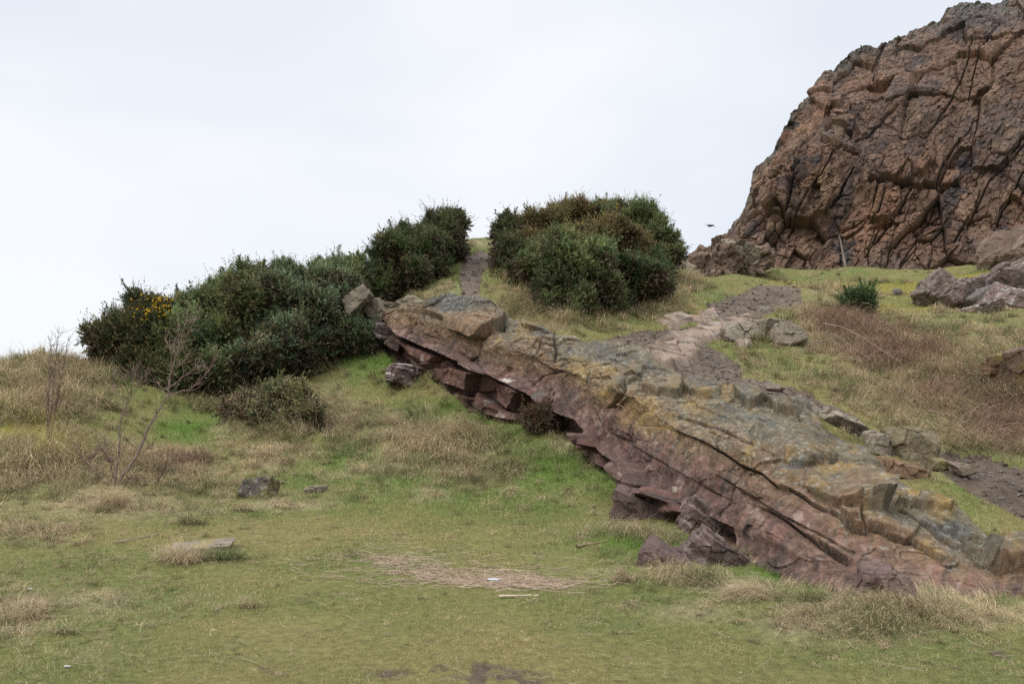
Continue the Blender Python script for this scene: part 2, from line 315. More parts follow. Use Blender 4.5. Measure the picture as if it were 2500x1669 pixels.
def masks(X, Y, Z):
    P = np.stack([X, Y, Z], -1); px, py = proj(P)
    up = blend_side(X, Y) > 0.0
    vis = (Y > 1.0)
    # lists hold spots of both banks: the photo row decides, so drop lower-bank spots on the upper bank and the reverse
    n1 = f2(X, Y, 1.6, 4, 3); n2 = f2(X, Y, 0.45, 4, 9); n3 = f2(X, Y, 4.5, 3, 21)
    jx = px + 26 * n2 + 30 * n1; jy = py + (10 * n2 + 12 * n1) * np.clip(9 / np.maximum(Y, 1), .3, 1.2)
    pm = np.zeros_like(px)
    for k, pl in enumerate(PATHS):
        wob = (9 if k else 9.0) * f2(X, Y, .7, 4, 40, .65) * np.clip(14 / np.maximum(Y, 1), .4, 1.3) + 4 * n2
        pm = np.maximum(pm, ss(-3, 3, poly_sd(px, py, pl) + wob))
    pm = pm * up * vis
    lowrow = np.where(up, 0.0, 1.0)
    def side(L): return L
    mud = blobs(jx, jy, MUD) * vis
    mud = ss(.52, .82, mud + .55 * n2 + .42 * f2(X, Y, .11, 3, 5) - .19)
    straw = np.clip(blobs(jx, jy, STRAW) * vis + .45 * n1 + .30 * n2 - .14, 0, 1)
    lush = np.clip(blobs(jx, jy, LUSH) * vis + .35 * n3, 0, 1)
    moss = ss(.3, .75, blobs(jx, jy, MOSS) * vis + .5 * n2 + .2 * n1)
    bram = ss(.3, .7, blobs(jx, jy, BRAM) * vis + .4 * n1)
    longg = np.clip(blobs(jx, jy, LONGG) * vis + .22 * n1, 0, 1)
    return dict(path=pm, mud=mud, straw=straw, lush=lush, moss=moss, bram=bram, long=longg, px=px, py=py, n1=n1, n2=n2, n3=n3)
C_ = lambda *a: np.array(a, float)
COL = dict(olive=C_(.238,.210,.075), green=C_(.150,.182,.050), lush=C_(.110,.205,.028), straw=C_(.49,.39,.245), bram=C_(.27,.165,.12), moss=C_(.27,.24,.02), soil=C_(.090,.066,.050), path=C_(.098,.069,.048))
def mixc(c, name, w): return c + (COL[name] - c) * w[:, None]
def height(X, Y, m=None, rough=True):
    X = np.asarray(X, float); Y = np.asarray(Y, float); z = ground0(X, Y)
    if not rough: return z
    r = np.hypot(X, Y)
    if m is None: m = masks(X, Y, z)
    a = 0.030 + .11 * m['long'] + .02 * m['straw']
    d = a * (f2(X, Y, .55, 3, 71) + .25 * np.abs(f2(X, Y, .28, 2, 77))) + .10 * f2(X, Y, 2.6, 3, 80) * ss(9, 16, r)
    d = d - .10 * m['path'] + .07 * m['path'] * f2(X, Y, .35, 4, 84) - .02 * m['mud'] + .012 * f2(X, Y, .16, 2, 90)
    d += .5 * f2(X, Y, 14, 3, 95) * ss(34, 60, r) + .75 * f2(X, Y, 4.2, 3, 97) * ss(18, 42, r) - .75 * ss(32, 45, r) + .24 * m['long'] * (np.abs(f2(X, Y, 1.5, 3, 98)) * 2 - .35) * ss(8, 13, r)
    d += .12 * np.exp(-(((X + 11.0) / 2.0) ** 2 + ((Y - 19.6) / 1.6) ** 2)) - .16 * ss(-9, -11, X) * ss(15, 18, Y)
    return z + d * ss(90, 60, r)
def hz(x, y): return float(height(np.array([float(x)]), np.array([float(y)]))[0])
def hit(px_, py_, d0=5.0, d1=46.0, skip=None):
    D = np.geomspace(d0, d1, 500); P = at(px_, py_, D); g = height(P[:, 0], P[:, 1]); k = np.nonzero(P[:, 2] <= g)[0]
    i = k[0] if len(k) else len(D) - 1; return P[i], D[i]
def gcol(m):
    n = len(m['px']); c = np.tile(COL['olive'], (n, 1))
    c = mixc(c, 'green', np.clip(.5 + m['n1'] * 1.2, 0, 1)); c = mixc(c, 'lush', m['lush'])
    c = mixc(c, 'straw', m['straw'] * .75); c = mixc(c, 'bram', m['bram'] * .8); c = mixc(c, 'moss', m['moss'] * .75)
    return c

th_f = np.linspace(R(-41), R(41), 760); th_b = np.linspace(R(41), R(319), 70)[1:-1]
TH = np.concatenate([th_f, th_b]); RR = np.concatenate([[0.02, .6, 1.4, 2.2], np.geomspace(2.8, 62, 640), np.geomspace(64, 110, 24), [140, 200, 320, 600, 1200, 2400]])
rr, tt = np.meshgrid(RR, TH, indexing='ij'); X = (rr * np.sin(tt)).ravel(); Y = (rr * np.cos(tt)).ravel()
z0 = ground0(X, Y); mk = masks(X, Y, z0); Z = height(X, Y, mk)
V = np.stack([X, Y, Z], 1); F = grid_faces(len(RR), len(TH), True)
F = F[:, ::-1]
gc = gcol(mk); soilw = np.clip(.55 - .3 * mk['n2'], 0, 1)
gc = gc * .62 + COL['soil'] * .22; gc = mixc(gc, 'soil', mk['mud'])
pc = COL['path'] * (1 + .45 * f2(X, Y, .7, 3, 14) + .45 * f2(X, Y, .12, 3, 15))[:, None]; pc = pc + (C_(.18, .15, .115) - pc) * (ss(.12, .4, f2(X, Y, .9, 4, 16)) * .6)[:, None]
isp = mk['path'][F].mean(1) > 0.5
# heathy turf under everything, earth path as its own sheet of faces
Vg, Fg, Cg = compact(V, F[~isp], gc); tag(mesh('ground', Vg, [Fg], M_ground, col=Cg, smooth=True), kind='structure')
Vp, Fp, Cp = compact(V, F[isp], pc); tag(mesh('path', Vp, [Fp], M_path, col=Cp, smooth=True), kind='structure')

# ------------------------------------------------------------------ the tilted sandstone slab
def chaikin(P, it=1): return P
NS = 900
sx = np.concatenate([np.linspace(905, 2500, NS - 40), np.linspace(2504, 2860, 40)])
r8 = lambda L: [(850 + x * .2554, 650 + y * .2554) for x, y in L]
r5 = lambda L: [(1300 + x * .3831, 850 + y * .3831) for x, y in L]
r9 = lambda L: [(2000 + x * .2551, 1050 + y * .2551) for x, y in L]
MLINE = r8([(215,400),(405,560),(520,680),(640,740),(790,800),(900,840),(1060,910),(1140,940),(1260,1000),(1380,1070),(1500,1130),(1640,1200),(1730,1230),(1840,1290),(1960,1380),(2050,1430)]) + \
        r5([(300,470),(400,610),(500,700),(620,790),(750,900),(850,990),(1000,1010),(1060,1060),(1190,1110),(1380,1200)])
fy, fD = ip(sx, FOOT, 1), ip(sx, FOOT, 2)
cy_, cD = ip(sx, CREST, 1), ip(sx, CREST, 2)
for _ in range(14): cy_[1:-1] = (cy_[:-2] + 2 * cy_[1:-1] + cy_[2:]) / 4; cD[1:-1] = (cD[:-2] + 2 * cD[1:-1] + cD[2:]) / 4
ts = np.concatenate([np.linspace(-.16, 0, 8)[:-1], np.linspace(0, 1, 230)])
T, SX = np.meshgrid(ts, sx, indexing='ij')
QY = fy[None] + (cy_ - fy)[None] * T
tt_ = np.clip(T, 0, 1)
brk = np.interp(sx, [905, 1000, 1230, 1450, 1700, 1900, 2100, 2300, 2500], [.72, .74, .70, .66, .60, .60, .55, .5, .5])[None]
fr_ = np.interp(sx, [905, 1450, 1700, 1900, 2100, 2300, 2500], [.14, .16, .22, .28, .36, .40, .42])[None]
pf = np.where(tt_ < brk, fr_ * tt_ / brk, fr_ + (1 - fr_) * np.clip((tt_ - brk) / (1 - brk), 0, 1) ** 1.15)
DD = fD[None] + (cD - fD)[None] * pf
DD = DD + (0.10 * np.clip(-T, 0, 1))
B = at(SX, QY, DD)
# slab back: rows going over the crest, down behind
def nrm(G):
    du = np.gradient(G, axis=1); dv = np.gradient(G, axis=0); n = np.cross(du, dv); return n / (np.linalg.norm(n, axis=-1, keepdims=True) + 1e-9)
Bs = B.copy()
for _ in range(90):
    Bs[:, 1:-1] = (Bs[:, :-2] + Bs[:, 1:-1] * 2 + Bs[:, 2:]) / 4
N = nrm(Bs)
if N[100, 400, 1] > 0: N = -N
px, py, P3 = SX.ravel(), QY.ravel(), B.reshape(-1, 3)
Tf = T.ravel()
# local frame: along the beds, across the beds, depth
ang = math.atan2(1447 - 830, 1600.0)
ua = (px * math.cos(ang) + py * math.sin(ang)); ub = (-px * math.sin(ang) + py * math.cos(ang))
mppx = (DD.ravel() / FPX)                    # metres per photo pixel
bed = np.stack([P3[:, 0] * .80 + P3[:, 1] * -.60, P3[:, 0] * .30 + P3[:, 2] * .92, P3[:, 0] * .5 + P3[:, 1] * .8], 1)
warp = np.stack([fbm(bed * 1.1 + 5, 3, 201), fbm(bed * 1.1 + 9, 3, 202), fbm(bed * 1.1 + 2, 3, 203)], 1)
h1, e1, c1 = facet((bed + .35 * warp) * np.array([.62, 1.5, 1.0]), 300, .7)
h2, e2, c2 = facet((bed + .22 * warp) * np.array([1.9, 3.6, 2.6]), 320, .8)
h3, e3, c3 = facet((bed + .12 * warp) * np.array([6., 9., 8.]), 340, .8)
rgh = .42 + .40 * ss(.6, .9, Tf) + .35 * ss(1500, 1200, px) * ss(.6, .9, Tf)
disp = rgh * (.13 * h1 + .055 * h2 * (.35 + ss(-.1, .5, warp[:, 0])) + .014 * h3) + .10 * fbm(bed * .9, 3, 211) + .035 * fbm(bed * np.array([1.5, 3.6, 3]), 4, 210) - .015 * (1 - ss(0, .05, e2)) * (warp[:, 1] > .0)
# bedding ridges: thin steps along the beds
disp += .010 * fbm(P3 * 14, 3, 215) + .006 * fbm(P3 * 34, 2, 216)
disp += .022 * np.clip(2.2 * np.sin(ub * .06 + 3 * warp[:, 0] + 1.2 * warp[:, 1]), -1, 1) * (1 - ss(.8, .95, Tf))
smooth_r = ss(1500, 1750, px); disp *= lerp(1.0, .72, smooth_r)
below = ss(-2, 5, np.interp(px, [p[0] for p in MLINE], [p[1] for p in MLINE]) - py)      # 1 above M line
undm = (1 - below) * (px < 1790)
# bulging belly of the main bed with a nose just above the overhang line
dM = np.clip(np.interp(px, [p[0] for p in MLINE], [p[1] for p in MLINE]) - py, 0, 400)
disp += .16 * np.exp(-dM / 22.0) * (px < 1720) * below * np.clip(mppx * 110, .6, 1.2)
disp -= undm * .42 * np.clip(mppx * 100, .5, 1.1)
def raise_poly(pts, off, soft=2.5, ramp=None, only=None):
    global disp
    sd = poly_sd(px + 5 * warp[:, 0], py + 5 * warp[:, 1], pts); w = ss(-soft * .5, soft * .5, sd)
    o = off if ramp is None else off * np.clip(ramp(px, py), 0, 1.3)
    disp = disp + w * o
def crack(pts, depth, wid, soft=1.0):
    global disp, crackm
    d = seg_dist(px + 4 * warp[:, 2], py + 4 * warp[:, 0], pts)
    wv = np.clip(.75 + 1.1 * warp[:, 1] + .6 * wn2, .15, 1.3); g = np.exp(-(d / (wid * .62 * (.6 + .5 * wv))) ** 2); disp = disp - depth * .62 * g * wv; crackm = np.maximum(crackm, g * min(1, depth / .12) * wv)
    q = np.array(pts); a_ = q[:, 0] * math.cos(ang) + q[:, 1] * math.sin(ang); b_ = -q[:, 0] * math.sin(ang) + q[:, 1] * math.cos(ang)
    if (np.diff(a_) > 0).all() and a_[-1] - a_[0] > 60:
        sd_ = np.tanh((np.interp(ua, a_, b_) - ub) / 2.5); disp = disp + .035 * sd_ * np.exp(-(d / 26.0)) * np.clip(depth / .12, .5, 1.3)
crackm = np.zeros_like(px); wn2 = fbm(P3 * 5, 3, 221)
# lower beds, left: blocks standing out of the recess
raise_poly(r8([(440,680),(560,740),(700,800),(830,860),(760,970),(640,880),(560,790)]), .45)
raise_poly(r8([(590,880),(700,950),(770,985),(740,1010),(660,980),(590,920)]), .40)
raise_poly(r8([(660,1010),(860,880),(980,960),(1110,1000),(1200,1030),(1130,1190),(1030,1150),(850,1110),(700,1060)]), .42, ramp=lambda x, y: .45 + (x - 1000) / 200)
raise_poly(r8([(1200,1020),(1390,1085),(1330,1170),(1140,1195)]), .12)
raise_poly(r8([(1200,930),(1270,920),(1370,1000),(1390,1040),(1260,1010)]), .34)
raise_poly(r8([(1400,1090),(1520,1130),(1660,1220),(1540,1370),(1400,1270)]), .50, ramp=lambda x, y: .5 + (x - 1200) / 110)
raise_poly(r8([(1030,1210),(1190,1270),(1150,1300),(1050,1250)]), .30)
raise_poly(r8([(1210,1200),(1350,1280),(1310,1400),(1150,1310)]), .36)
raise_poly(r8([(1350,1285),(1500,1370),(1660,1430),(1620,1490),(1460,1450),(1310,1405)]), .38)
raise_poly(r8([(1680,1250),(1830,1290),(1990,1400),(1930,1460),(1760,1480),(1640,1430)]), -.75, 8)
raise_poly(r8([(820,860),(900,870),(980,960),(860,990),(780,960)]), -.15, 6)
raise_poly(r8([(1840,1220),(1930,1240),(1920,1340),(1830,1290)]), .10)
raise_poly(r8([(500,760),(560,800),(600,880),(430,890),(330,760),(410,640)]), .10)
# fallen blocks wedged along the foot, centre
raise_poly(r5([(270,540),(340,560),(440,680),(480,760),(420,730),(330,640)]), .34)
raise_poly(r5([(350,540),(410,560),(440,640),(400,660),(350,610)]), .34)
raise_poly(r5([(640,750),(700,740),(750,830),(760,900),(700,860),(620,800)]), .36)
raise_poly(r5([(680,890),(760,920),(840,980),(860,1010),(760,980),(690,930)]), .26)
raise_poly(r5([(860,1010),(930,920),(980,1000),(1040,1060),(960,1080)]), .50)
raise_poly(r5([(1000,1000),(1060,1080),(1190,1160),(1250,1250),(1180,1250),(1060,1150)]), -.15)
# grey upper bed: left shelf and the overhanging nose
raise_poly(r8([(560,270),(860,350),(1040,360),(1200,320),(1330,370),(1520,490),(1500,570),(1380,640),(1270,700),(1180,660),(1060,620),(960,560),(870,520),(720,480),(490,440)]), .24, 5, ramp=lambda x, y: .35 + (x - 990) / 180)
raise_poly(r8([(1320,790),(1450,740),(1570,760),(1560,960),(1470,1080),(1390,1040),(1280,900)]), .10, 10)
raise_poly(r8([(1060,640),(1270,710),(1290,870),(1220,890),(1100,820)]), .07, 10)
raise_poly(r5([(700,140),(860,150),(1000,200),(930,330),(800,310),(700,270)]), .16, 4)
raise_poly(r5([(1000,180),(1220,240),(1200,320),(1060,330),(960,260)]), .12, 5)
raise_poly(r5([(1290,240),(1420,240),(1500,330),(1380,390),(1300,300)]), .16, 5)
raise_poly(r5([(1480,320),(1740,330),(1780,400),(1560,400)]), .14, 5)
raise_poly(r5([(1420,440),(1640,430),(1820,500),(1960,600),(2150,650),(2250,760),(2000,740),(1700,720),(1400,560)]), .10, 22)
raise_poly(r5([(480,380),(560,300),(600,230),(590,290),(520,380)]), -.16, 8)
# ochre ledge and its broken end
raise_poly(r9([(-120,380),(0,350),(200,390),(480,540),(560,640),(650,665),(640,760),(560,820),(400,780),(250,790),(140,740),(0,640),(-150,560)]), .26, 4, ramp=lambda x, y: .15 + (x - 1960) / 190)
raise_poly(r9([(90,370),(180,300),(260,340),(430,430),(560,480),(560,560),(480,530),(260,420)]), -.10, 4)
raise_poly(r9([(200,830),(400,770),(430,880),(300,930)]), .07, 4)
raise_poly(r9([(400,800),(640,760),(800,770),(960,900),(890,1020),(680,980),(460,930)]), .05, 6)
raise_poly(r9([(740,640),(820,650),(820,740),(720,730)]), .10, 3)
raise_poly(r9([(960,610),(1290,700),(1240,760),(1000,740),(880,730)]), .09, 4)
raise_poly(r9([(1090,850),(1340,930),(1600,1060),(1530,1110),(1380,1040),(1150,950)]), -.08, 5)
raise_poly(r9([(1530,1130),(1640,1110),(2400,1110),(2400,1300),(2000,1330),(1780,1320),(1640,1260)]), .16, 5)
raise_poly(r9([(470,1310),(580,1280),(640,1400),(560,1480),(470,1420)]), .10, 6)
for pts, dp, wd in [
    (r5([(560,560),(700,640),(860,740),(1000,830),(1180,930)]), .06, 1.8), (r5([(900,440),(1100,480),(1400,600),(1650,720),(1830,750)]), .07, 1.8), (r5([(1200,820),(1420,960),(1640,1100),(1850,1200),(2050,1290)]), .06, 1.6),
    (r8([(1520,490),(1490,590),(1380,640),(1290,720),(1295,860),(1200,930),(1120,940)]), .34, 3.2),
    (r5([(950,540),(1100,600),(1220,670),(1320,740),(1450,790),(1560,880)]), .13, 2.0),
    (r5([(1320,740),(1300,850),(1260,900),(1240,980),(1190,1060),(1190,1090)]), .16, 2.6),
    (r5([(1500,1030),(1600,1090),(1720,1180),(1850,1260),(2000,1360)]), .15, 2.4),
    (r5([(1640,900),(1780,980),(1900,1050),(2000,1130),(2120,1160)]), .11, 2.0),
    (r9([(300,930),(450,945),(560,950),(680,1000),(820,1040),(890,1020),(960,1080),(1100,1180),(1200,1230)]), .17, 3.0),
    (r9([(400,790),(410,870),(450,950)]), .14, 3.0), (r9([(750,760),(900,830),(1000,880),(1150,970),(1300,1060),(1400,1110),(1520,1180)]), .13, 2.6),
    (r9([(1520,1190),(1640,1260),(1760,1330)]), .12, 3.0), (r9([(980,620),(880,730)]), .10, 2.6), (r9([(1180,810),(1330,920),(1450,970),(1580,1040)]), .08, 2.2),
    (r9([(540,480),(575,570)]), .12, 2.6), (r9([(90,370),(300,430),(480,540)]), .12, 3.0), (r5([(660,360),(650,480),(620,600),(660,640)]), .06, 2.0),
    (r5([(0,240),(60,180),(180,140)]), .08, 2.5), (r8([(1760,870),(1830,930),(2000,1000),(2180,1060)]), .05, 2.0), (r8([(1880,680),(1830,800),(1770,870)]), .10, 3.0),
    (r8([(720,490),(730,640),(860,700)]), .06, 4.0), (r8([(840,1110),(900,1030),(1040,960)]), .10, 1.6), (r8([(1190,1010),(1400,1070),(1680,1210),(1900,1330)]), .12, 2.4),
    (r8([(850,620),(880,760),(870,800)]), .08, 3.0), (r8([(1840,1030),(1830,1180)]), .05, 2.0), (r5([(780,0),(860,110),(900,150)]), .05, 2.0),
    (r5([(0,0),(190,60),(240,20)]), .07, 2.5), (r8([(1970,700),(1990,830),(1960,900)]), .14, 4.0), (r5([(1380,1200),(1480,1130),(1500,1030)]), .04, 2),
    (r5([(700,900),(850,990),(1000,1010),(1190,1110)]), .10, 2.5), (r9([(0,1060),(110,1140),(270,1240)]), .12, 2.4), (r9([(540,1090),(400,1190),(440,1170)]), .04, 1.6)]:
    crack(pts, dp, wd)
disp *= ss(-.16, 0.0, Tf) * .8 + .2
edge = ss(905, 935, px) * 1.0; disp = disp * (.4 + .6 * edge)
# keep the crest line where the photo has it
notch = ss(1950, 1980, px) * ss(2170, 2120, px)
cr = lerp(ss(.93, 1.0, Tf), ss(.78, 1.0, Tf) * ss(.78, .9, Tf), notch); disp = lerp(disp, np.clip(disp, -.08, .10) * .5, cr)
dg = disp.reshape(T.shape).copy(); db = dg.copy()
for _ in range(6):
    db[1:-1] = (db[:-2] + 2 * db[1:-1] + db[2:]) / 4; db[:, 1:-1] = (db[:, :-2] + 2 * db[:, 1:-1] + db[:, 2:]) / 4
    if _ == 0: d1_ = db.copy()
kw_ = ss(.60, .78, T) * notch.reshape(T.shape); dg = dg * (1 - kw_) + db * kw_; disp = dg.ravel() + (.030 * fbm(P3 * 6, 4, 217) + .012 * h3) * kw_.ravel()
PD = P3 + N.reshape(-1, 3) * disp[:, None]
G = PD.reshape(T.shape + (3,))
# colour of the rock face
def streak(a, b, sd, sa, sb): return fbm(np.stack([a / sa, b / sb, np.full_like(a, sd * 1.7)], 1), 5, sd, .55)
st = streak(ua, ub, 61, 13, 90); st2 = streak(ua + 8 * warp[:, 0], ub, 62, 30, 55); st3 = streak(ua, ub, 63, 70, 22)
nf = fbm(PD * 3.1, 5, 64, .6); ng = fbm(PD * 9.0, 4, 65, .6)
tb = Tf + .10 * st2 + .05 * nf + (.62 - np.broadcast_to(brk, T.shape).ravel())
grey = C_(.140,.115,.078); ochre = C_(.215,.142,.055); blue = C_(.092,.088,.078); purple = C_(.122,.078,.067); red = C_(.165,.090,.070); dark = C_(.060,.048,.045)
brown = C_(.172,.108,.064); pink = C_(.28,.20,.165); white = C_(.46,.42,.38)
def mx(c, k, w): return c + (k - c) * np.clip(w, 0, 1)[:, None]
rc = np.tile(purple, (len(px), 1)); rc = mx(rc, brown, ss(1500, 2300, px) * (.5 + nf)); rc = mx(rc, brown, ss(.30, .6, tb))
rc = mx(rc, red, ss(.05, .4, st) * ss(.75, .35, tb) * .75); rc = mx(rc, dark, ss(.10, .45, -st + .3 * nf) * ss(.85, .3, tb) * .62)
rc = mx(rc, pink, ss(.16, .34, streak(px, py, 66, 26, 34) * .7 + .5 * ng) * ss(.6, .3, tb) * .38)
rc = mx(rc, grey, ss(.46, .86, tb + .25 * st3) * ss(.0, .25, Tf)); rc = mx(rc, ochre, ss(.02, .38, st2 + .35 * nf) * ss(.45, .72, tb) * .72)
rc = mx(rc, blue, ss(.10, .40, st3 + .4 * ng) * ss(.60, .85, tb) * .75); rc = mx(rc, dark, ss(.2, .5, st2 - .3 * nf) * ss(.4, .6, tb) * .45)
och = blobs(px, py, [(2060,1160,110,30,1),(2000,1110,60,20,.6),(2300,1235,60,30,.9),(2250,1190,40,20,.6),(1700,1000,60,70,.5),(1560,1010,70,60,.8),(1490,960,30,30,.7),(1650,950,60,40,.5),(2420,1290,40,20,.5),(1420,900,40,40,.7)])
rc = mx(rc, ochre * 1.05, ss(.2, .8, och + .5 * nf + .2 * ng) * .75)
blu = blobs(px, py, [(1110,760,120,30,.9),(1430,850,60,25,.6),(1320,975,14,45,1),(2330,1285,60,22,1),(1520,870,60,40,.6),(1830,985,40,40,.6),(1600,900,40,30,.5),(1930,1130,50,12,.9)])
rc = mx(rc, blue * 1.1, ss(.3, .8, blu + .5 * nf) * .85)
pnk = blobs(px, py, [(1110,1180,10,10,0),(1955,1265,14,18,1.2),(1976,1290,6,16,1),(1840,1240,25,30,.7),(1950,1340,60,40,.5),(1900,1290,50,40,.45),(1680,1090,26,60,.5),(1470,1030,20,60,.6),(1560,1080,40,30,.4)])
rc = mx(rc, pink * .95, ss(.45, .75, pnk + .45 * ng) * .65)
wht = blobs(px, py, [(1205,1010,26,10,0),(1225,1015,22,12,1),(1160,995,12,8,.6),(1038,880,6,16,1),(1090,935,12,5,.8),(1110,1015,8,12,0),(1250,930,16,7,1),(1020,900,16,6,.8),(1190,980,12,16,.8),(1240,930,20,8,.8)])
rc = mx(rc, white, ss(.35, .7, wht + .5 * ng) * .8)
drk = blobs(px, py, [(1480,1170,50,20,.4),(1700,1240,90,40,.5),(1650,1180,30,50,.4),(1900,1380,120,30,.6),(1960,1215,70,16,.5),(1240,880,40,10,.3),(1150,880,20,30,.3),(1780,1090,60,12,.0)])
rc = mx(rc, dark * 1.3, ss(.3, .8, drk + .5 * nf) * .5)
rc = mx(rc, red * .9, undm * .5); rc = mx(rc, dark, crackm * .75)
fine = fbm(PD * 24, 3, 67, .6); vst = fbm(PD * np.array([5, 5, 1.0]), 3, 69)
rc = rc * (1 + .38 * ng + .26 * fine + .30 * (c2 - .5) + .22 * vst * ss(.75, .5, tb))[:, None]
lich = ss(.30, .36, fbm(PD * 23, 3, 68) + .25 * nf - .03) * ss(.35, .7, tb + .1)
rc = mx(rc, C_(.36,.37,.32), lich * .35)
# rows over the top and down behind, buried in the bank
Crest = G[-1].copy()
for _ in range(12): Crest[1:-1] = (Crest[:-2] + 2 * Crest[1:-1] + Crest[2:]) / 4
rows = [G]; cols = [rc.reshape(T.shape + (3,))]
bk = np.stack([np.zeros(len(sx)), np.ones(len(sx)), np.zeros(len(sx))], 1)
for dy, dz in ((.05, .0), (.14, -.015), (.26, -.05), (.42, -.14), (.60, -.35), (.8, -.9)):
    q = Crest + bk * dy; q[:, 2] += dz; q = q + .045 * np.stack([fbm(q * 3.5, 3, 230), fbm(q * 3.5, 3, 231), fbm(q * 3.5, 3, 232)], 1) * min(1, dy / .14)
    rows.append(q[None]); cols.append(rc.reshape(T.shape + (3,))[-1:])
G = np.concatenate(rows, 0); CCs = np.concatenate(cols, 0)
Fs = grid_faces(G.shape[0], G.shape[1])
und = np.zeros(G.shape[:2], bool); und[:T.shape[0]] = (undm.reshape(T.shape) > .5)
fu = und.ravel()[Fs].mean(1) > .5
slab = empty('rock_slab', tuple(at(1700, 1290, 10.0)))
tag(slab, 'long tilted sandstone slab slanting down across the picture, grey lichen on top and purple brown below', 'rock outcrop')
Va, Fa, Ca = compact(G.reshape(-1, 3), Fs[~fu], CCs.reshape(-1, 3)); mesh('upper_bed', Va, [Fa], M_slab, slab, Ca)
Vb, Fb, Cb = compact(G.reshape(-1, 3), Fs[fu], CCs.reshape(-1, 3)); tag(mesh('lower_beds', Vb, [Fb], M_slab, slab, Cb), 'broken reddish layered blocks under the overhang')
# left end cap
cap = G[:, 0]; capb = cap + np.array([0.5, 1.3, -.1]); Vc = np.concatenate([cap, capb])
mesh('end_face', Vc, [grid_faces(2, len(cap))], M_slab, slab, np.tile(purple, (len(Vc), 1)))

# ------------------------------------------------------------------ the cliff
TOP = [(1640,650),(1680,640),(1700,629),(1746,606),(1784,543),(1811,496),(1826,454),(1835,421),(1856,400),(1881,374),(1902,341),(1927,294),(1931,273),(1944,261),(1978,231),(1990,206),(2011,185),(2032,183),
       (2049,160),(2079,135),(2100,120),(2121,111),(2142,116),(2163,107),(2196,90),(2217,84),(2260,69),(2272,57),(2293,55),(2310,29),(2344,13),(2390,4),(2424,10),(2440,0),(2600,-60),(2900,-120),(3200,-160)]
NX, NT = 820, 560
cxs = np.concatenate([np.linspace(1642, 2520, NX - 90), np.linspace(2524, 3200, 90)])
top = ip(cxs, TOP, 1); top = top - 3.5 * np.abs(vnoise(np.stack([cxs / 9, cxs * 0, cxs * 0], 1), 5)) - 4 * vnoise(np.stack([cxs / 26, cxs * 0, cxs * 0], 1), 6) * ss(1700, 1800, cxs)
base = np.interp(cxs, [1640, 1800, 2000, 2500, 3200], [700, 690, 695, 700, 700])
tq = np.linspace(0, 1, NT)
TT, CX = np.meshgrid(tq, cxs, indexing='ij'); CY = base[None] + (top - base)[None] * TT
Dc = np.interp(CX, [1640, 1760, 1850, 2100, 2500, 3200], [57, 54, 52, 50, 46, 40])
edgeD = np.clip((CX - 1642) / 500, 0, 1)
# lean back, plus round away to the left silhouette
hh = (700 - CY) / 700.0
Dc = Dc + 9 * hh ** 1.15 + 7 * (1 - ss(0, 230, CY - np.interp(CX, [p[0] for p in TOP], [p[1] for p in TOP]))) ** 2 * ss(3000, 2000, CX)
Dc += blobs(CX, CY, [(2140,290,90,90,2.2),(2140,200,80,100,1.2)]) - blobs(CX, CY, [(1990,260,80,60,1.8),(1960,380,90,60,1.0)])
Bc = at(CX, CY, Dc); Bsm = Bc.copy()
for _ in range(30): Bsm[1:-1] = (Bsm[:-2] + Bsm[1:-1] * 2 + Bsm[2:]) / 4; Bsm[:, 1:-1] = (Bsm[:, :-2] + Bsm[:, 1:-1] * 2 + Bsm[:, 2:]) / 4
Nc = nrm(Bsm)
if Nc[200, 500, 1] > 0: Nc = -Nc
p = Bc.reshape(-1, 3); qx, qy = CX.ravel(), CY.ravel()
al = R(60)     # joints lean to the right
fr = np.stack([p[:, 0] * math.cos(al) + p[:, 2] * math.sin(al), p[:, 0] * math.sin(al) - p[:, 2] * math.cos(al), p[:, 1] * .6], 1)
wp = np.stack([fbm(p * .35, 3, 401), fbm(p * .35 + 7, 3, 402), fbm(p * .35 + 3, 3, 403)], 1)
g1, k1, r1 = facet((fr + .30 * wp) * np.array([.17, .36, .4]), 500, .9)
g2, k2, r2 = facet((fr + .22 * wp) * np.array([.46, 1.0, .8]), 520, .9)
g3, k3, r3 = facet((fr + .14 * wp) * np.array([1.25, 2.3, 1.8]), 540, 1.0)
low = ss(260, 520, qy + 40 * wp[:, 0] - (qx - 2100) * .12)       # blocky lower half, smoother slabs above
dc = .85 * g1 * lerp(.7, 1.2, low) + .34 * g2 * lerp(.25, 1.05, low) + .10 * g3 * lerp(.8, 1.2, low) + .10 * fbm(p * .8, 3, 410) + .10 * facet(fr * np.array([2.2, 4.6, 4.0]), 560, .9)[0] 
dc -= .22 * (1 - ss(0, .08, k2)) * lerp(.3, .9, low) * ss(-.05, .3, wp[:, 1] + .35 * fbm(p * 1.1, 2, 433)) + .05 * (1 - ss(0, .10, k3)) * ss(-.2, .2, wp[:, 2]) + .3 * (1 - ss(0, .05, k1)) * ss(-.1, .3, wp[:, 0] + .2)
z4 = lambda L: [(1700 + x * .4208, y * .4208) for x, y in L]
ck = np.zeros_like(qx)
jx, jy = qx + 4 * wp[:, 0] + 3 * fbm(p * 1.4, 2, 431), qy + 4 * wp[:, 1] + 3 * fbm(p * 1.4, 2, 432)
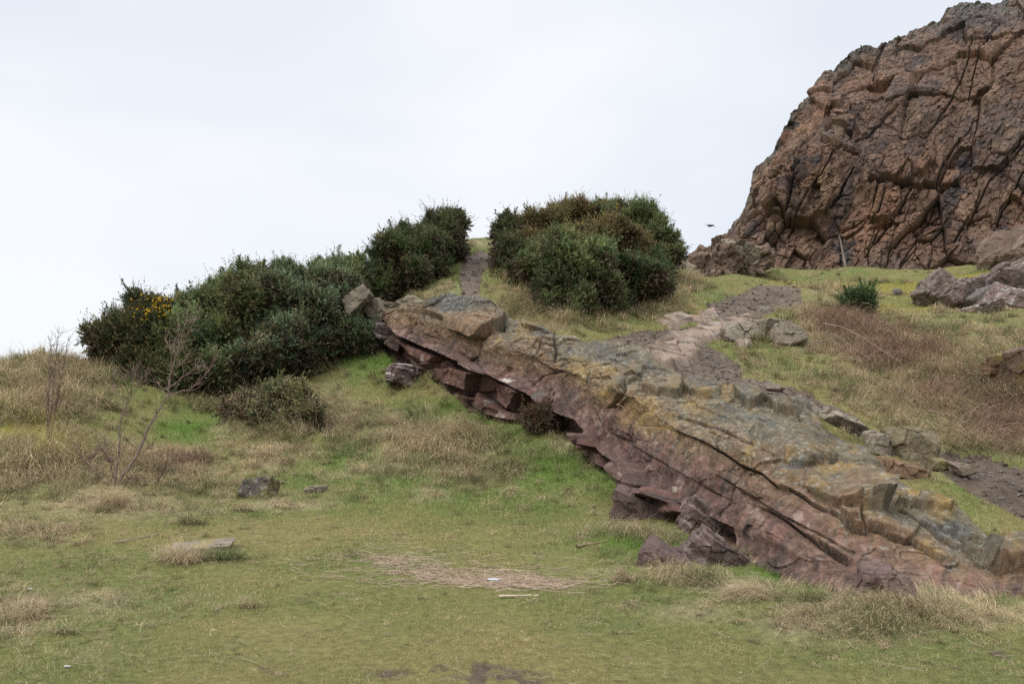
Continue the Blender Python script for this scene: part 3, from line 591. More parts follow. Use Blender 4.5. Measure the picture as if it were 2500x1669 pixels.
for pts, off in [
    (z4([(430,1040),(530,960),(610,960),(600,1010),(490,1060)]), .8), (z4([(1000,1060),(1100,970),(1250,960),(1240,1070),(1090,1070)]), .9),
    (z4([(1270,1030),(1340,920),(1390,930),(1310,1030)]), .9), (z4([(1350,1060),(1430,930),(1460,950),(1390,1090),(1230,1100)]), .9),
    (z4([(1420,1070),(1450,990),(1530,990),(1520,1080)]), .8), (z4([(1000,1290),(1060,1110),(1180,1100),(1180,1210),(1110,1290)]), 1.2),
    (z4([(350,1150),(400,1070),(430,1060),(420,1200),(370,1220)]), .7), (z4([(410,1240),(470,1100),(570,1060),(520,1250)]), .8),
    (z4([(540,1240),(600,1050),(690,1050),(620,1260)]), .6), (z4([(670,1270),(720,1180),(790,1130),(760,1250)]), .8), (z4([(1600,590),(1640,500),(1730,480),(1660,580)]), -.9),
    (z4([(1500,880),(1540,820),(1620,830),(1600,960),(1430,980)]), -.8), (z4([(660,560),(800,530),(850,590),(840,640),(740,640)]), 1.1), (z4([(740,700),(880,690),(910,740),(900,790),(780,760)]), .8),
    (z4([(1000,1330),(1100,1290),(1110,1330),(1040,1350)]), -.9), (z4([(1090,970),(1140,950),(1120,985)]), -.7), (z4([(430,1060),(490,1065),(440,1110)]), -.8), (z4([(1830,1330),(1901,1270),(1901,1330),(1850,1370)]), -.8),
    (z4([(530,710),(570,700),(560,750),(530,750)]), -.7), (z4([(1280,465),(1310,470),(1290,490)]), -.6), (z4([(1070,280),(1100,260),(1040,390),(1020,400)]), -.6), (z4([(1180,220),(1200,235),(1160,330),(1145,330)]), -.5)]:
    sd = poly_sd(jx, jy, pts); dc += off * ss(-1.8, 1.8, sd) * .6
for pts, dp, wd in [(z4([(1000,1070),(1100,1065),(1250,1080),(1380,1090),(1520,1085)]), 1.1, 5), (z4([(640,850),(600,1000),(570,1080),(520,1260)]), .6, 3.2), (z4([(780,900),(700,1050),(640,1150),(540,1350)]), .5, 3),
    (z4([(1540,780),(1440,930),(1390,1080)]), .7, 4), (z4([(900,1010),(820,1160),(740,1250)]), .7, 4), (z4([(1900,850),(1700,1040),(1600,1240),(1500,1400)]), .5, 3.0), (z4([(1260,1080),(1130,1300),(980,1500)]), .6, 3.5),
    (z4([(1600,240),(1560,400),(1500,520),(1330,800)]), .5, 3), (z4([(1760,150),(1640,300),(1580,560)]), .4, 2.5), (z4([(900,590),(910,700),(890,800)]), .9, 5), (z4([(1180,620),(1000,780),(880,840)]), .6, 4),
    (z4([(1100,1110),(1060,1250),(1000,1300)]), .5, 3), (z4([(1450,1210),(1330,1290),(1260,1420),(1180,1560)]), .5, 3), (z4([(1901,1000),(1780,1200),(1740,1300)]), .5, 3), (z4([(480,1060),(420,1200),(300,1340)]), .5, 3)]:
    d = seg_dist(jx, jy, pts); g = np.exp(-(d / (wd * .6)) ** 2); dc -= dp * .7 * g; ck = np.maximum(ck, g * .8)
dc = lerp(dc, np.clip(dc, -.4, .4), ss(.90, 1.0, TT.ravel()) * .75)
pc_ = p + Nc.reshape(-1, 3) * dc[:, None]; Gc = pc_.reshape(TT.shape + (3,))
n5 = fbm(p * .22, 4, 420); n6 = fbm(p * 1.3, 5, 421, .6); n7 = fbm(fr * np.array([.16, .7, .5]), 4, 422); n8 = fbm(fr * np.array([.5, 2.6, 1.5]), 4, 423, .6)
cc = np.tile(C_(.165,.096,.064), (len(qx), 1)); cc = mx(cc, C_(.215,.115,.072), ss(.05, .45, n5 + .4 * n7)); cc = mx(cc, C_(.125,.083,.066), ss(.0, .4, -n5 + .5 * n6)); cc = mx(cc, C_(.235,.150,.085), ss(.1, .5, n6 + .3 * (r2 - .5)) * .6)
cc = mx(cc, C_(.040,.038,.040), ss(.12, .42, n7 + .2 * n8 + .3 * n6 - .08) * .7)
dark_spots = blobs(qx, qy, [(2365,390,40,45,.9),(2110,565,60,22,.6),(2060,600,60,40,.7),(2450,560,30,50,.9),(2330,470,60,12,.6),(2000,610,80,20,.3),(2270,320,60,60,.25),(1990,410,60,30,.35),(1940,300,20,16,.8),(2150,130,15,30,.7),(2190,110,10,30,.7),(2390,20,60,14,.8),(2060,245,40,30,.5),(2360,560,30,30,.5)])  # dark patches at set spots, several on the recesses carved into the face
cc = mx(cc, C_(.028,.028,.033), ss(.35, .8, dark_spots + .55 * n6 + .2 * n8) * .8)
cc = mx(cc, C_(.13,.125,.105), ss(.90, 1.0, TT.ravel() + .05 * n6) * .6); cc = mx(cc, C_(.16,.15,.05), ss(.25, .5, n6 - .3 * n5) * ss(330, 250, qy) * ss(2100, 1900, qx) * .5)
cc = mx(cc, C_(.03,.026,.026), np.maximum(ck * .8, (1 - ss(0, .05, k2)) * .16 * lerp(.4, 1, low)))
n9 = fbm(p * 3.2, 4, 424, .65)
cc = cc * (.88 * (1 + .35 * (r2 - .5) * low + .42 * (r3 - .5) + .16 * n8 + .42 * n9))[:, None] * C_(.95, 1.0, 1.05)
rows = [Gc]; cols = [cc.reshape(TT.shape + (3,))]; tr = Gc[-1]
for dy, dz in ((.6, .15), (2, .1), (5, -.8), (12, -3), (26, -10), (50, -24), (80, -50)):
    q = tr.copy(); q[:, 1] += dy; q[:, 0] += dy * (.25 + q[:, 0] / q[:, 1]); q[:, 2] = np.maximum(q[:, 2] + dz * (tr[:, 2] / 30 + .3), -6); rows.append(q[None]); cols.append(cols[0][-1:] if dy < 3 else (cols[0][-1:] * .6 + C_(.10,.11,.045) * .4))
Gc = np.concatenate(rows, 0); cc = np.concatenate(cols, 0)
tag(mesh('cliff', Gc.reshape(-1, 3), [grid_faces(*Gc.shape[:2])], M_cliff, col=cc.reshape(-1, 3)), kind='structure')
tag(bpy.data.objects['cliff'], 'steep reddish brown crag rising to the top right corner')

# ------------------------------------------------------------------ loose rocks and outcrops
def ico(sub):
    t = (1 + 5 ** .5) / 2
    v = np.array([(-1,t,0),(1,t,0),(-1,-t,0),(1,-t,0),(0,-1,t),(0,1,t),(0,-1,-t),(0,1,-t),(t,0,-1),(t,0,1),(-t,0,-1),(-t,0,1)], float)
    f = np.array([(0,11,5),(0,5,1),(0,1,7),(0,7,10),(0,10,11),(1,5,9),(5,11,4),(11,10,2),(10,7,6),(7,1,8),(3,9,4),(3,4,2),(3,2,6),(3,6,8),(3,8,9),(4,9,5),(2,4,11),(6,2,10),(8,6,7),(9,8,1)])
    v /= np.linalg.norm(v, axis=1)[:, None]
    for _ in range(sub):
        e = np.sort(np.concatenate([f[:, [0, 1]], f[:, [1, 2]], f[:, [2, 0]]]), 1); u, inv = np.unique(e, axis=0, return_inverse=True); inv = inv.ravel()
        m = v[u].mean(1); m /= np.linalg.norm(m, axis=1)[:, None]; k = len(v) + inv; n = len(f); a, b, c = k[:n], k[n:2 * n], k[2 * n:]
        v = np.concatenate([v, m]); f = np.concatenate([np.stack([f[:, 0], a, c], 1), np.stack([f[:, 1], b, a], 1), np.stack([f[:, 2], c, b], 1), np.stack([a, b, c], 1)])
    return v, f
ICO = {k: ico(k) for k in (3, 4, 5)}
def rock_shape(size, seed, sub=5, blocky=.6, yaw=0, pitch=0, roll=0, layers=0.0, rough=.05, nplanes=10):
    """convex block cut by planes, then roughened; size = full width, depth, height in metres"""
    g = np.random.default_rng(seed); v, f = ICO[sub]
    n = [np.array(a, float) for a in ((1,0,0),(-1,0,0),(0,1,0),(0,-1,0),(0,0,1),(0,0,-1))]; d = [1.0] * 6
    n = [a + g.normal(0, .16 * (1.6 - blocky), 3) for a in n]
    for _ in range(nplanes): n.append(g.normal(0, 1, 3)); d.append(1.0 + blocky * .45 * g.random() + .1)
    n = np.array(n); n /= np.linalg.norm(n, axis=1)[:, None]; d = np.array(d)
    q = v @ n.T; r = np.where(q > .05, d / np.maximum(q, .05), 9); k = 22.0
    rad = -np.log(np.exp(-k * r).sum(1)) / k            # soft minimum: worn edges
    P = v * rad[:, None] * np.array(size) / 2
    L = float(np.mean(size)); s = 1 / L
    h, e, c = facet(P * s * 3.0 + seed, 700 + seed, .8); h2_, e2_, _ = facet(P * s * 8.0 + seed, 720 + seed, .8)
    disp = rough * L * (h * 1.2 + .35 * h2_ + .5 * fbm(P * s * 4 + seed, 4, seed) - .25 * (1 - ss(0, .06, e)))
    if layers: disp += layers * L * (np.round(4 * np.sin(P[:, 2] * s * 16 + 2 * fbm(P * s * 2, 2, seed))) / 4) * .5
    P = P + v * disp[:, None]
    cy, sy, cp, sp, cr, sr = math.cos(yaw), math.sin(yaw), math.cos(pitch), math.sin(pitch), math.cos(roll), math.sin(roll)
    Rz = np.array([[cy, -sy, 0], [sy, cy, 0], [0, 0, 1]]); Ry = np.array([[cp, 0, sp], [0, 1, 0], [-sp, 0, cp]]); Rx = np.array([[1, 0, 0], [0, cr, -sr], [0, sr, cr]])
    strata = fbm(np.stack([P[:, 0] * s * 2, P[:, 1] * s * 2, P[:, 2] * s * 18], 1), 3, seed + 5)
    return P @ (Rz @ Ry @ Rx).T, f, strata, e, L
RC = dict(purple=C_(.130,.088,.074), brown=brown, grey=C_(.155,.135,.12), darkred=C_(.108,.072,.062), tan=C_(.19,.145,.11), cliffy=C_(.128,.086,.062), dark=C_(.085,.068,.058), side=C_(.130,.092,.076), greybrown=C_(.20,.165,.125), ochre=C_(.165,.132,.080), pinkish=C_(.30,.2,.145))
def rock_color(P, base, seed, strata, e, L, lichen=None, white=0.0, var=.3, top=None, yel=0.0):
    n = fbm(P * 3 / max(L, .2), 4, seed + 30, .6); c = np.tile(RC[base] if isinstance(base, str) else base, (len(P), 1))
    c = c * (1 + var * n + .28 * strata)[:, None]; c = mx(c, dark, (1 - ss(0, .05, e)) * .5)
    if white: c = mx(c, white_c, ss(.12, .3, strata + .6 * n) * white)
    if yel: c = mx(c, C_(.30, .24, .04), ss(.05, .4, fbm(P * 2 / L, 3, seed + 50) + .1) * yel)
    if lichen: c = mx(c, C_(.44, .44, .40), ss(.30, .36, fbm(P * 14 / max(L, .5), 3, seed + 40) + .25 * n) * lichen)
    return c
white_c = C_(.45, .41, .37)
def rock(name, label, px, py, D, size, seed, base='purple', group=None, z=None, sink=.0, cat='rock', sub=5, parent=None, **kw):
    ck = {k: kw.pop(k) for k in ('lichen', 'white', 'var', 'yel') if k in kw}
    P, f, st_, e, L = rock_shape(size, seed, sub, **kw); c = rock_color(P, base, seed, st_, e, L, **ck)
    loc = at(px, py, D)
    if z == 'g': loc[2] = hz(loc[0], loc[1]) + size[2] * .5 - sink
    o = mesh(name, P + loc, [f], M_rock, parent, c, at_loc=None if parent is not None else tuple(loc))
    if parent is None: tag(o, label, cat, group)
    return o
def outcrop(name, label, blocks, group=None, cat='rock outcrop', sit=None):
    """several blocks of one bedrock knoll in one mesh. block: (px, py, D, size, seed, base, dict)"""
    Vs, Fs_, Cs = [], [], []; k = 0
    for px_, py_, D_, size, seed, base, kw in blocks:
        kw = dict(kw); ck = {a: kw.pop(a) for a in ('lichen', 'white', 'var', 'yel') if a in kw}; sub = kw.pop('sub', 4)
        P, f, st_, e, L = rock_shape(size, seed, sub, **kw); c = rock_color(P, base, seed, st_, e, L, **ck)
        c0 = at(px_, py_, D_)
        if sit is not None: c0 = hit(px_, py_)[0]; c0[2] += size[2] * sit; c0[1] += size[1] * .15
        Vs.append(P + c0); Fs_.append(f + k); Cs.append(c); k += len(P)
    V_ = np.concatenate(Vs); loc = tuple(Vs[0].mean(0))
    return tag(mesh(name, V_, [np.concatenate(Fs_)], M_rock, None, np.concatenate(Cs), at_loc=loc), label, cat, group)

rock('boulder', 'dark boulder streaked white on the grass under the left end of the slab', 980, 914, 19.6, (.72, .62, .50), 3, 'darkred', white=.75, roll=R(-10), pitch=R(8), rough=.06)
rock('boulder', 'dark pointed boulder with yellow lichen among straw on the left', 627, 1214, 12.35, (.50, .42, .42), 14, 'dark', pitch=R(-18), yel=.3, lichen=.3, nplanes=6, blocky=.3)
rock('rock', 'small squared grey stone half sunk in bright green grass', 772, 1200, 12.7, (.26, .26, .17), 5, 'greybrown', blocky=.9, nplanes=3)
rock('rock', 'low brown rock like a log beside a straw tussock', 513, 1261, 11.1, (.42, .28, .16), 6, 'dark', layers=.02, pitch=R(4), white=.2)
rock('flat_rock', 'flat topped stone ringed by grass in the left foreground', 492, 1342, 8.75, (.56, .46, .13), 8, 'greybrown', blocky=1.0, nplanes=3, pitch=R(-3), roll=R(5), rough=.035, yel=.35, yaw=R(20))
rock('boulder', 'big reddish wedge shaped boulder in the grass below the middle of the slab', 1572, 1248, 11.0, (.85, .75, .42), 21, 'darkred', pitch=R(24), yaw=R(-12), layers=.02, blocky=.9, nplanes=4)
rock('rock', 'squat pale block stuck under the slab above the fallen boulders', 1664, 1236, 10.9, (.36, .35, .34), 22, 'greybrown', pitch=R(25), blocky=.9, layers=.03, nplanes=4)
rock('rock', 'small brown stone between the reddish wedge and the pale layered block', 1628, 1262, 10.7, (.24, .25, .22), 33, 'purple', pitch=R(20))
rock('boulder', 'pale reddish layered block leaning against the slab foot', 1716, 1285, 10.0, (.58, .5, .40), 23, 'purple', pitch=R(38), blocky=.9, layers=.035, white=.25, nplanes=4)
rock('boulder', 'dark red layered boulder with one white lichen spot, left one of the foremost pair', 1622, 1377, 8.15, (.50, .55, .34), 24, 'darkred', pitch=R(22), yaw=R(-15), layers=.04, blocky=.9, nplanes=5)
rock('boulder', 'grey brown ridged boulder tapering to the right, right one of the foremost pair', 1752, 1358, 8.45, (.62, .5, .34), 25, 'darkred', pitch=R(30), yaw=R(-10), layers=.045, white=.15, blocky=.7, nplanes=6)
rock('rock', 'rounded low stone at the edge of the path above the slab', 1891, 947, 12.9, (.26, .25, .10), 31, 'tan', blocky=.3, sub=4)
rock('rock', 'round tan stone on the near right edge of the path', 2352, 1146, 9.9, (.19, .2, .14), 32, 'tan', blocky=.3, sub=4)
rock('rock', 'overhanging rock between the two gorse bushes left of the slab', 872, 732, 21.4, (.80, .8, .42), 41, 'greybrown', pitch=R(-38), blocky=.9, nplanes=3, white=.1)
rock('rock', 'leaning brown block at the very left tip of the slab', 922, 765, 22.2, (.62, .9, .60), 42, 'greybrown', pitch=R(-20), nplanes=5)
rock('rock', 'dark layered block with white marks below the left tip of the slab', 938, 812, 21.8, (.62, .8, .50), 43, 'darkred', pitch=R(18), layers=.03, white=.5)
rock('rock', 'small reddish block lowest below the left tip of the slab', 968, 838, 21.4, (.40, .6, .42), 44, 'darkred', pitch=R(30), layers=.03)
rock('boulder', 'rounded olive boulder between the slab and the path', 2228, 1100, 10.5, (.58, .6, .50), 51, 'ochre', blocky=.5, lichen=.15, nplanes=8)
rock('rock', 'grey brown rock just left of the rounded olive boulder', 2150, 1092, 10.7, (.42, .6, .34), 52, 'greybrown', pitch=R(15), blocky=.7)
rock('rock', 'low pinkish rock in the grass below the rounded olive boulder', 2208, 1150, 9.9, (.50, .5, .20), 53, 'brown', pitch=R(18), blocky=.8)
rock('rock', 'dark broken rock on the ledge behind the notch of the slab', 2052, 1034, 11.5, (.55, .6, .28), 54, 'greybrown', pitch=R(28), blocky=.8)
rock('rock', 'small mossy stone beside the rounded olive boulder', 2290, 1134, 10.1, (.20, .2, .15), 56, 'ochre', sub=4, yel=.2)
rock('boulder', 'mossy brown boulder at the right edge among dead grass', 2494, 895, 14.0, (.82, .9, .62), 61, 'cliffy', yel=.3, blocky=.7, pitch=R(-20))
rock('rock', 'small brown stone left of the mossy boulder at the right edge', 2420, 900, 14.2, (.26, .3, .2), 62, 'brown', sub=4)
rock('rock', 'small dark stone lying on the mossy slope above the little green gorse', 2190, 712, 26.5, (.26, .26, .2), 63, 'grey', sub=3)
rock('boulder', 'low purple stone at the foot of the slab beside a straw tussock', 2135, 1420, 6.55, (.24, .3, .26), 64, 'purple', blocky=.4)
rock('boulder', 'rounded purple stone lowest at the foot of the slab', 2178, 1436, 6.42, (.26, .3, .20), 65, 'purple', blocky=.4)
def bedrock(name, label, polys, d0, d1, hgt, col, dip=(.5, -.9), seed=600, n=420):
    """bare rock rising through the turf: layered steps following the bank"""
    allp = np.concatenate([np.array(pl, float) for pl in polys]); c = [hit(a, b, d0, d1)[0] for a, b in allp]; c = np.array(c)
    x0, x1, y0, y1 = c[:, 0].min() - .4, c[:, 0].max() + .4, c[:, 1].min() - .5, c[:, 1].max() + .5
    xs, ys = np.linspace(x0, x1, n), np.linspace(y0, y1, n); X, Y = np.meshgrid(xs, ys); X, Y = X.ravel(), Y.ravel(); z = ground0(X, Y); px_, py_ = proj(np.stack([X, Y, z], 1))
    sd = np.full(len(X), -1e3)
    for pl in polys: sd = np.maximum(sd, poly_sd(px_ + 5 * f2(X, Y, .3, 2, seed + 4), py_ + 3 * f2(X, Y, .3, 2, seed + 5), pl))
    P = np.stack([X, Y, z], 1); w = f2(X, Y, 1.0, 3, seed); u = X * dip[0] + Y * dip[1] + .35 * w; h, e, c_ = facet(np.stack([X * 1.1 + .5 * w, Y * 2.0, z], 1), seed + 9, .5)
    step = u * 1.6; st_ = np.floor(step) + ss(.0, .12, step % 1.0); saw = (st_ - step) * .5
    up = -.16 + (.17 + hgt * (.5 + .5 * w)) * ss(-6, 7, sd) + .16 * saw * ss(0, 8, sd) + .08 * h * ss(0, 8, sd) + .012 * f2(X, Y, .12, 3, seed + 1) - .03 * (1 - ss(0, .04, e))
    Z = z + up; cl = np.tile(col, (len(X), 1)) * (1 + .28 * w + .25 * f2(X, Y, .25, 4, seed + 2) + .25 * (c_ - .5))[:, None]; cl = mx(cl, C_(.13, .095, .07), ss(.0, .4, f2(X, Y, .45, 4, seed + 3))); cl = mx(cl, C_(.30, .25, .21), ss(.12, .4, f2(X, Y, .3, 4, seed + 13)) * .6); cl = mx(cl, dark, (1 - ss(0, .05, e)) * .5)
    V_ = np.stack([X, Y, Z], 1); F_ = grid_faces(n, n); keep = (sd[F_] > -14).all(1); V_, F_, cl = compact(V_, F_[keep], cl); tag(mesh(name, V_, [F_], M_rock, None, cl, at_loc=tuple(V_.mean(0))), label, 'rock outcrop')
bedrock('bedrock_ledge', 'smooth orange pink bedrock ledges crossing the path', [
    [(1572,852),(1640,838),(1600,828),(1650,812),(1700,800),(1740,786),(1790,772),(1830,768),(1846,788),(1800,812),(1745,828),(1700,846),(1718,862),(1690,878),(1655,890),(1622,904),(1600,884),(1575,868)],
    [(1590,785),(1640,768),(1700,772),(1760,770),(1740,785),(1690,792),(1640,800)], [(1790,835),(1838,830),(1842,848),(1800,852)], [(1700,762),(1748,756),(1760,775),(1720,778)]], 14, 30, .09, C_(.225,.163,.122))
outcrop('lip_outcrop', 'overhanging grey brown rock lip above the dead brambles', [
    (1812,822,17.8,(.95,1.5,.50),81,'greybrown',dict(rough=.05,blocky=.8,pitch=R(-5),sub=5,lichen=.1)), (1868,822,17.9,(.75,1.5,.52),82,'greybrown',dict(rough=.06,blocky=.9,yaw=R(12),sub=5,lichen=.1)), (1925,830,18.2,(.72,1.3,.46),83,'greybrown',dict(rough=.06,pitch=R(12)))], sit=.22)
outcrop('crag_foot', 'low blocky brown knoll at the left foot of the cliff', [
    (1692,670,42,(1.8,2.2,1.6),91,'cliffy',dict(rough=.13,blocky=.85,pitch=R(-55))), (1672,680,41,(1.2,2,1.6),92,'greybrown',dict(rough=.13,blocky=.85,pitch=R(-50))), (1722,664,43,(2.0,2.5,1.8),93,'cliffy',dict(rough=.13,blocky=.85,pitch=R(-50))),
    (1762,650,44.5,(1.8,2.5,2.0),94,'cliffy',dict(rough=.13,blocky=.85,pitch=R(-60),sub=5)), (1800,636,46,(1.7,2.5,2.2),95,'greybrown',dict(rough=.13,blocky=.85,pitch=R(-60),sub=5)), (1838,642,46,(2.0,2.5,1.2),96,'cliffy',dict(rough=.13,blocky=.85,pitch=R(-40))), (1705,690,40,(1.6,2.0,1.0),97,'cliffy',dict(rough=.13,blocky=.85)),
    (1742,668,42,(1.8,2.0,1.4),98,'cliffy',dict(rough=.13,blocky=.85,pitch=R(-40))), (1775,615,46,(1.4,2.0,1.6),99,'cliffy',dict(rough=.13,blocky=.85,pitch=R(-60)))])
outcrop('side_outcrop', 'purplish bedrock outcrop with pale lichen at the right edge under the cliff', [
    (2285,705,24.0,(1.1,1.1,.62),101,'side',dict(pitch=R(-38),lichen=.35,sub=5)), (2325,722,23.5,(.95,1.1,.6),102,'side',dict(pitch=R(-40),lichen=.3,sub=5)), (2370,716,24,(.9,1.1,.8),103,'side',dict(pitch=R(-45),lichen=.3,sub=5)),
    (2430,706,24.5,(1.3,1.5,1.0),104,'side',dict(pitch=R(-40),lichen=.4,sub=5)), (2510,690,25,(1.6,1.5,1.4),105,'side',dict(pitch=R(-40),lichen=.4,sub=5)), (2375,778,21.8,(1.15,1.2,.62),106,'side',dict(pitch=R(-22),lichen=.75,sub=5)),
    (2450,770,22.0,(1.3,1.4,1.0),107,'side',dict(pitch=R(-35),lichen=.5,sub=5)), (2540,770,22.0,(1.4,1.4,1.4),108,'side',dict(pitch=R(-35),lichen=.5,sub=5)), (2480,815,20.6,(1.2,1.2,.66),109,'side',dict(pitch=R(-15),lichen=.6,sub=5)),
    (2395,735,23,(.8,1.0,.6),110,'grey',dict(pitch=R(-40),lichen=.2)), (2320,790,21.4,(.5,.6,.3),111,'side',dict(lichen=.3))])
rock('boulder', 'tall leaning brown boulder against the cliff foot at the right edge', 2490, 640, 38, (3.0, 3.2, 2.6), 112, 'cliffy', pitch=R(-45), lichen=.1, rough=.07)

# loose stones of the path
def pebbles():
    v, f = ICO[3]; v0 = ico(1); Vs, Fs_, Cs = [], [], []; k = 0; g = np.random.default_rng(5)
    N_ = 40000; th = R(-8) + g.random(N_) * R(43); r = np.exp(np.log(6.8) + g.random(N_) * np.log(33 / 6.8)); X = r * np.sin(th); Y = r * np.cos(th)
    z = ground0(X, Y); m = masks(X, Y, z); clump = f2(X, Y, .7, 3, 120)
    ok = ((m['path'] > .35) & (clump > -.35)) | ((m['mud'] > .6) & (Y < 12) & (g.random(N_) < .03)); X, Y = X[ok], Y[ok]; Z = height(X, Y)
    for x, y, zz in zip(X, Y, Z):
        s = (.004 + .016 * g.random() ** 4) * (.7 + y / 15); a = g.random() * 6.28
        P = v0[0] * (1 + .35 * g.normal(size=(len(v0[0]), 1))) * np.array([s * (1 + g.random()), s, s * .5]); ca, sa = math.cos(a), math.sin(a)
        P = np.stack([P[:, 0] * ca - P[:, 1] * sa, P[:, 0] * sa + P[:, 1] * ca, P[:, 2]], 1) + (x, y, zz + s * .12)
        Vs.append(P); Fs_.append(v0[1] + k); k += len(P); t = g.random()
        Cs.append(np.tile(lerp(C_(.11, .082, .064), C_(.27, .235, .20), t * t) * (.7 + .5 * g.random()), (len(P), 1)))
    tag(mesh('gravel', np.concatenate(Vs), [np.concatenate(Fs_)], M_rock, col=np.concatenate(Cs)), 'loose grey stones and grit scattered along the trodden path', kind='stuff')
pebbles()

# ------------------------------------------------------------------ gorse bushes
def sprigs(pos, dirv, length, col, g, K=14, nl=.05, nw=.013):
    """spiky shoots: every needle one triangle"""
    n = len(pos); dirv = dirv / np.linalg.norm(dirv, axis=1)[:, None]
    s = (np.arange(K)[None, :, None] + g.random((n, K, 1))) / K
    rnd = g.normal(size=(n, K, 3)); rnd /= np.linalg.norm(rnd, axis=2, keepdims=True)
    bend = g.normal(0, .12, (n, 1, 3))
    b = pos[:, None] + dirv[:, None] * (s * length[:, None, None]) + bend * (s ** 2) * length[:, None, None]
    nd = dirv[:, None] * .75 + rnd * .8; nd /= np.linalg.norm(nd, axis=2, keepdims=True)
    L = nl * (.6 + .8 * g.random((n, K, 1))); tip = b + nd * L
    w = np.cross(nd, g.normal(size=(n, K, 3))); w /= np.linalg.norm(w, axis=2, keepdims=True) + 1e-6; w *= nw
    V_ = np.stack([b - w, b + w, tip], 2).reshape(-1, 3); F_ = np.arange(len(V_)).reshape(-1, 3)
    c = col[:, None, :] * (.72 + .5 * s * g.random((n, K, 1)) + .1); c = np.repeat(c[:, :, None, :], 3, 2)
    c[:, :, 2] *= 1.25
    return V_, F_, c.reshape(-1, 3)
def gorse(name, label, ell, c_green, c_tip_lit, c_dead, n, seed, deadfrac=.15, flowers=None, trunk=None, group='gorse bushes on the bank', nl=.058, slen=.19, stray=.08, lump=.46):
    """ell: (px, py, D, rx_px, ry_px, depth_m). returns the bush: foliage, dry_twigs, trunk"""
    g = np.random.default_rng(seed); E = []
    for ex, ey, D, rx, ry, dm in ell:
        c = at(ex, ey, D); E.append((c, rx / FPX * D, dm, ry / FPX * D))
    E0 = list(E); E = [(c, a * .90, b * .9, h * .90) for c, a, b, h in E0]
    for c, a, b, h in E0:
        for _ in range(4):
            t_ = g.random() * 6.28; f_ = .28 + .20 * g.random(); q_ = .72 + .16 * g.random(); E.append((c + np.array([math.cos(t_) * a * q_, g.normal(0, .3) * b - .1 * b, math.sin(t_) * h * q_ * (1 if math.sin(t_) > 0 else .7)]), a * f_, b * f_, min(a, h) * f_ * 1.1))
    vol = np.array([a * b * c for _, a, b, c in E]) ** .67; vol /= vol.sum()
    # sub-lumps over the body
    LP, LR, LN = [], [], []
    nl_ = max(16, int(n / 105))
    for i, (c, a, b, h) in enumerate(E):
        k = max(6, int(nl_ * vol[i])); d = g.normal(size=(k, 3)); d[:, 1] -= .45; d[:, 2] += .25; d /= np.linalg.norm(d, axis=1)[:, None]
        lr = np.clip(lump * (.28 + .85 * g.random(k) ** 1.6), .08, min(a, b, h) * .6); lr = np.minimum(lr, min(a, h) * .55)
        body = .90 + .30 * fbm(d * 1.6 + seed + i, 3, seed)[:, None]
        p_ = c + d * (np.array([a, b, h]) - lr[:, None] * .8) * (body * (.72 + .40 * g.random((k, 1)) ** .8)); p_[:, 2] += .35 * lr
        LP.append(p_); LR.append(lr); LN.append(d)
    LP, LR, LN = np.concatenate(LP), np.concatenate(LR), np.concatenate(LN)
    pr = LR ** 2; pr = pr / pr.sum(); idx = g.choice(len(LP), n, p=pr)
    d = g.normal(size=(n, 3)) + LN[idx] * .9 + np.array([0, -.25, .35]); d /= np.linalg.norm(d, axis=1)[:, None]
    rad = LR[idx] * (.45 + .60 * g.random(n) ** .6) * (1 + .25 * np.sin(7 * d[:, 0] + 5 * d[:, 2] + idx)); pos = LP[idx] + d * rad[:, None]
    dirv = d + np.array([0, 0, .55]) + g.normal(0, .30, (n, 3))
    lv = g.normal(0, 1, len(LP)) * .22
    t = np.clip(.30 + .45 * d[:, 2] + .5 * (rad / LR[idx] - .7) + g.normal(0, .2, n), 0, 1); col = c_green + (c_tip_lit - c_green) * t[:, None]; col = col * (1 + lv[idx])[:, None] * (1 + (g.normal(0, .10, (len(LP), 3)) * C_(1, .3, .8))[idx])  # shoot tips paler; upper sides of lumps also painted lighter, as highlights
    bl = hf(np.arange(len(LP)), np.arange(len(LP)), np.arange(len(LP)), seed); dd_ = (g.random(n) < deadfrac * 2 * bl[idx]); col[dd_] = c_dead * (.7 + .6 * g.random((dd_.sum(), 1)))
    ln = slen * (.6 + .8 * g.random(n)); st_ = g.random(n) < stray; ln[st_] *= 2.2
    # leading shoots that break the outline
    q = np.nonzero((LN[:, 2] > .1))[0]; q = q[g.random(len(q)) < .8]
    if len(q):
        ld = LN[q] * .7 + np.array([0, 0, .8]) + g.normal(0, .3, (len(q), 3)); ld /= np.linalg.norm(ld, axis=1)[:, None]; ll = .12 + .34 * g.random(len(q)) ** 1.5
        for a_ in np.linspace(0, 1, 6):
            for rp in range(2):
                pos = np.concatenate([pos, LP[q] + LN[q] * LR[q][:, None] * .8 + ld * (ll * a_)[:, None]]); dirv = np.concatenate([dirv, ld + g.normal(0, .35, ld.shape)]); ln = np.concatenate([ln, slen * (.9 - .5 * a_) * np.ones(len(q))])
                col = np.concatenate([col, c_green + (c_tip_lit - c_green) * (.3 + .6 * g.random((len(q), 1)))])
    gz_ok = pos[:, 2] > height(pos[:, 0], pos[:, 1], rough=False) - .05; pos, dirv, ln, col = pos[gz_ok], dirv[gz_ok], ln[gz_ok], col[gz_ok]
    n = len(pos)
    root = empty(name, tuple(np.array([E[0][0][0], E[0][0][1], hz(E[0][0][0], E[0][0][1])]))); tag(root, label, 'bush', group)
    V_, F_, C1 = sprigs(pos, dirv, ln, col, g, 14, nl, .012); mesh('foliage', V_, [F_], M_gorse, root, C1)
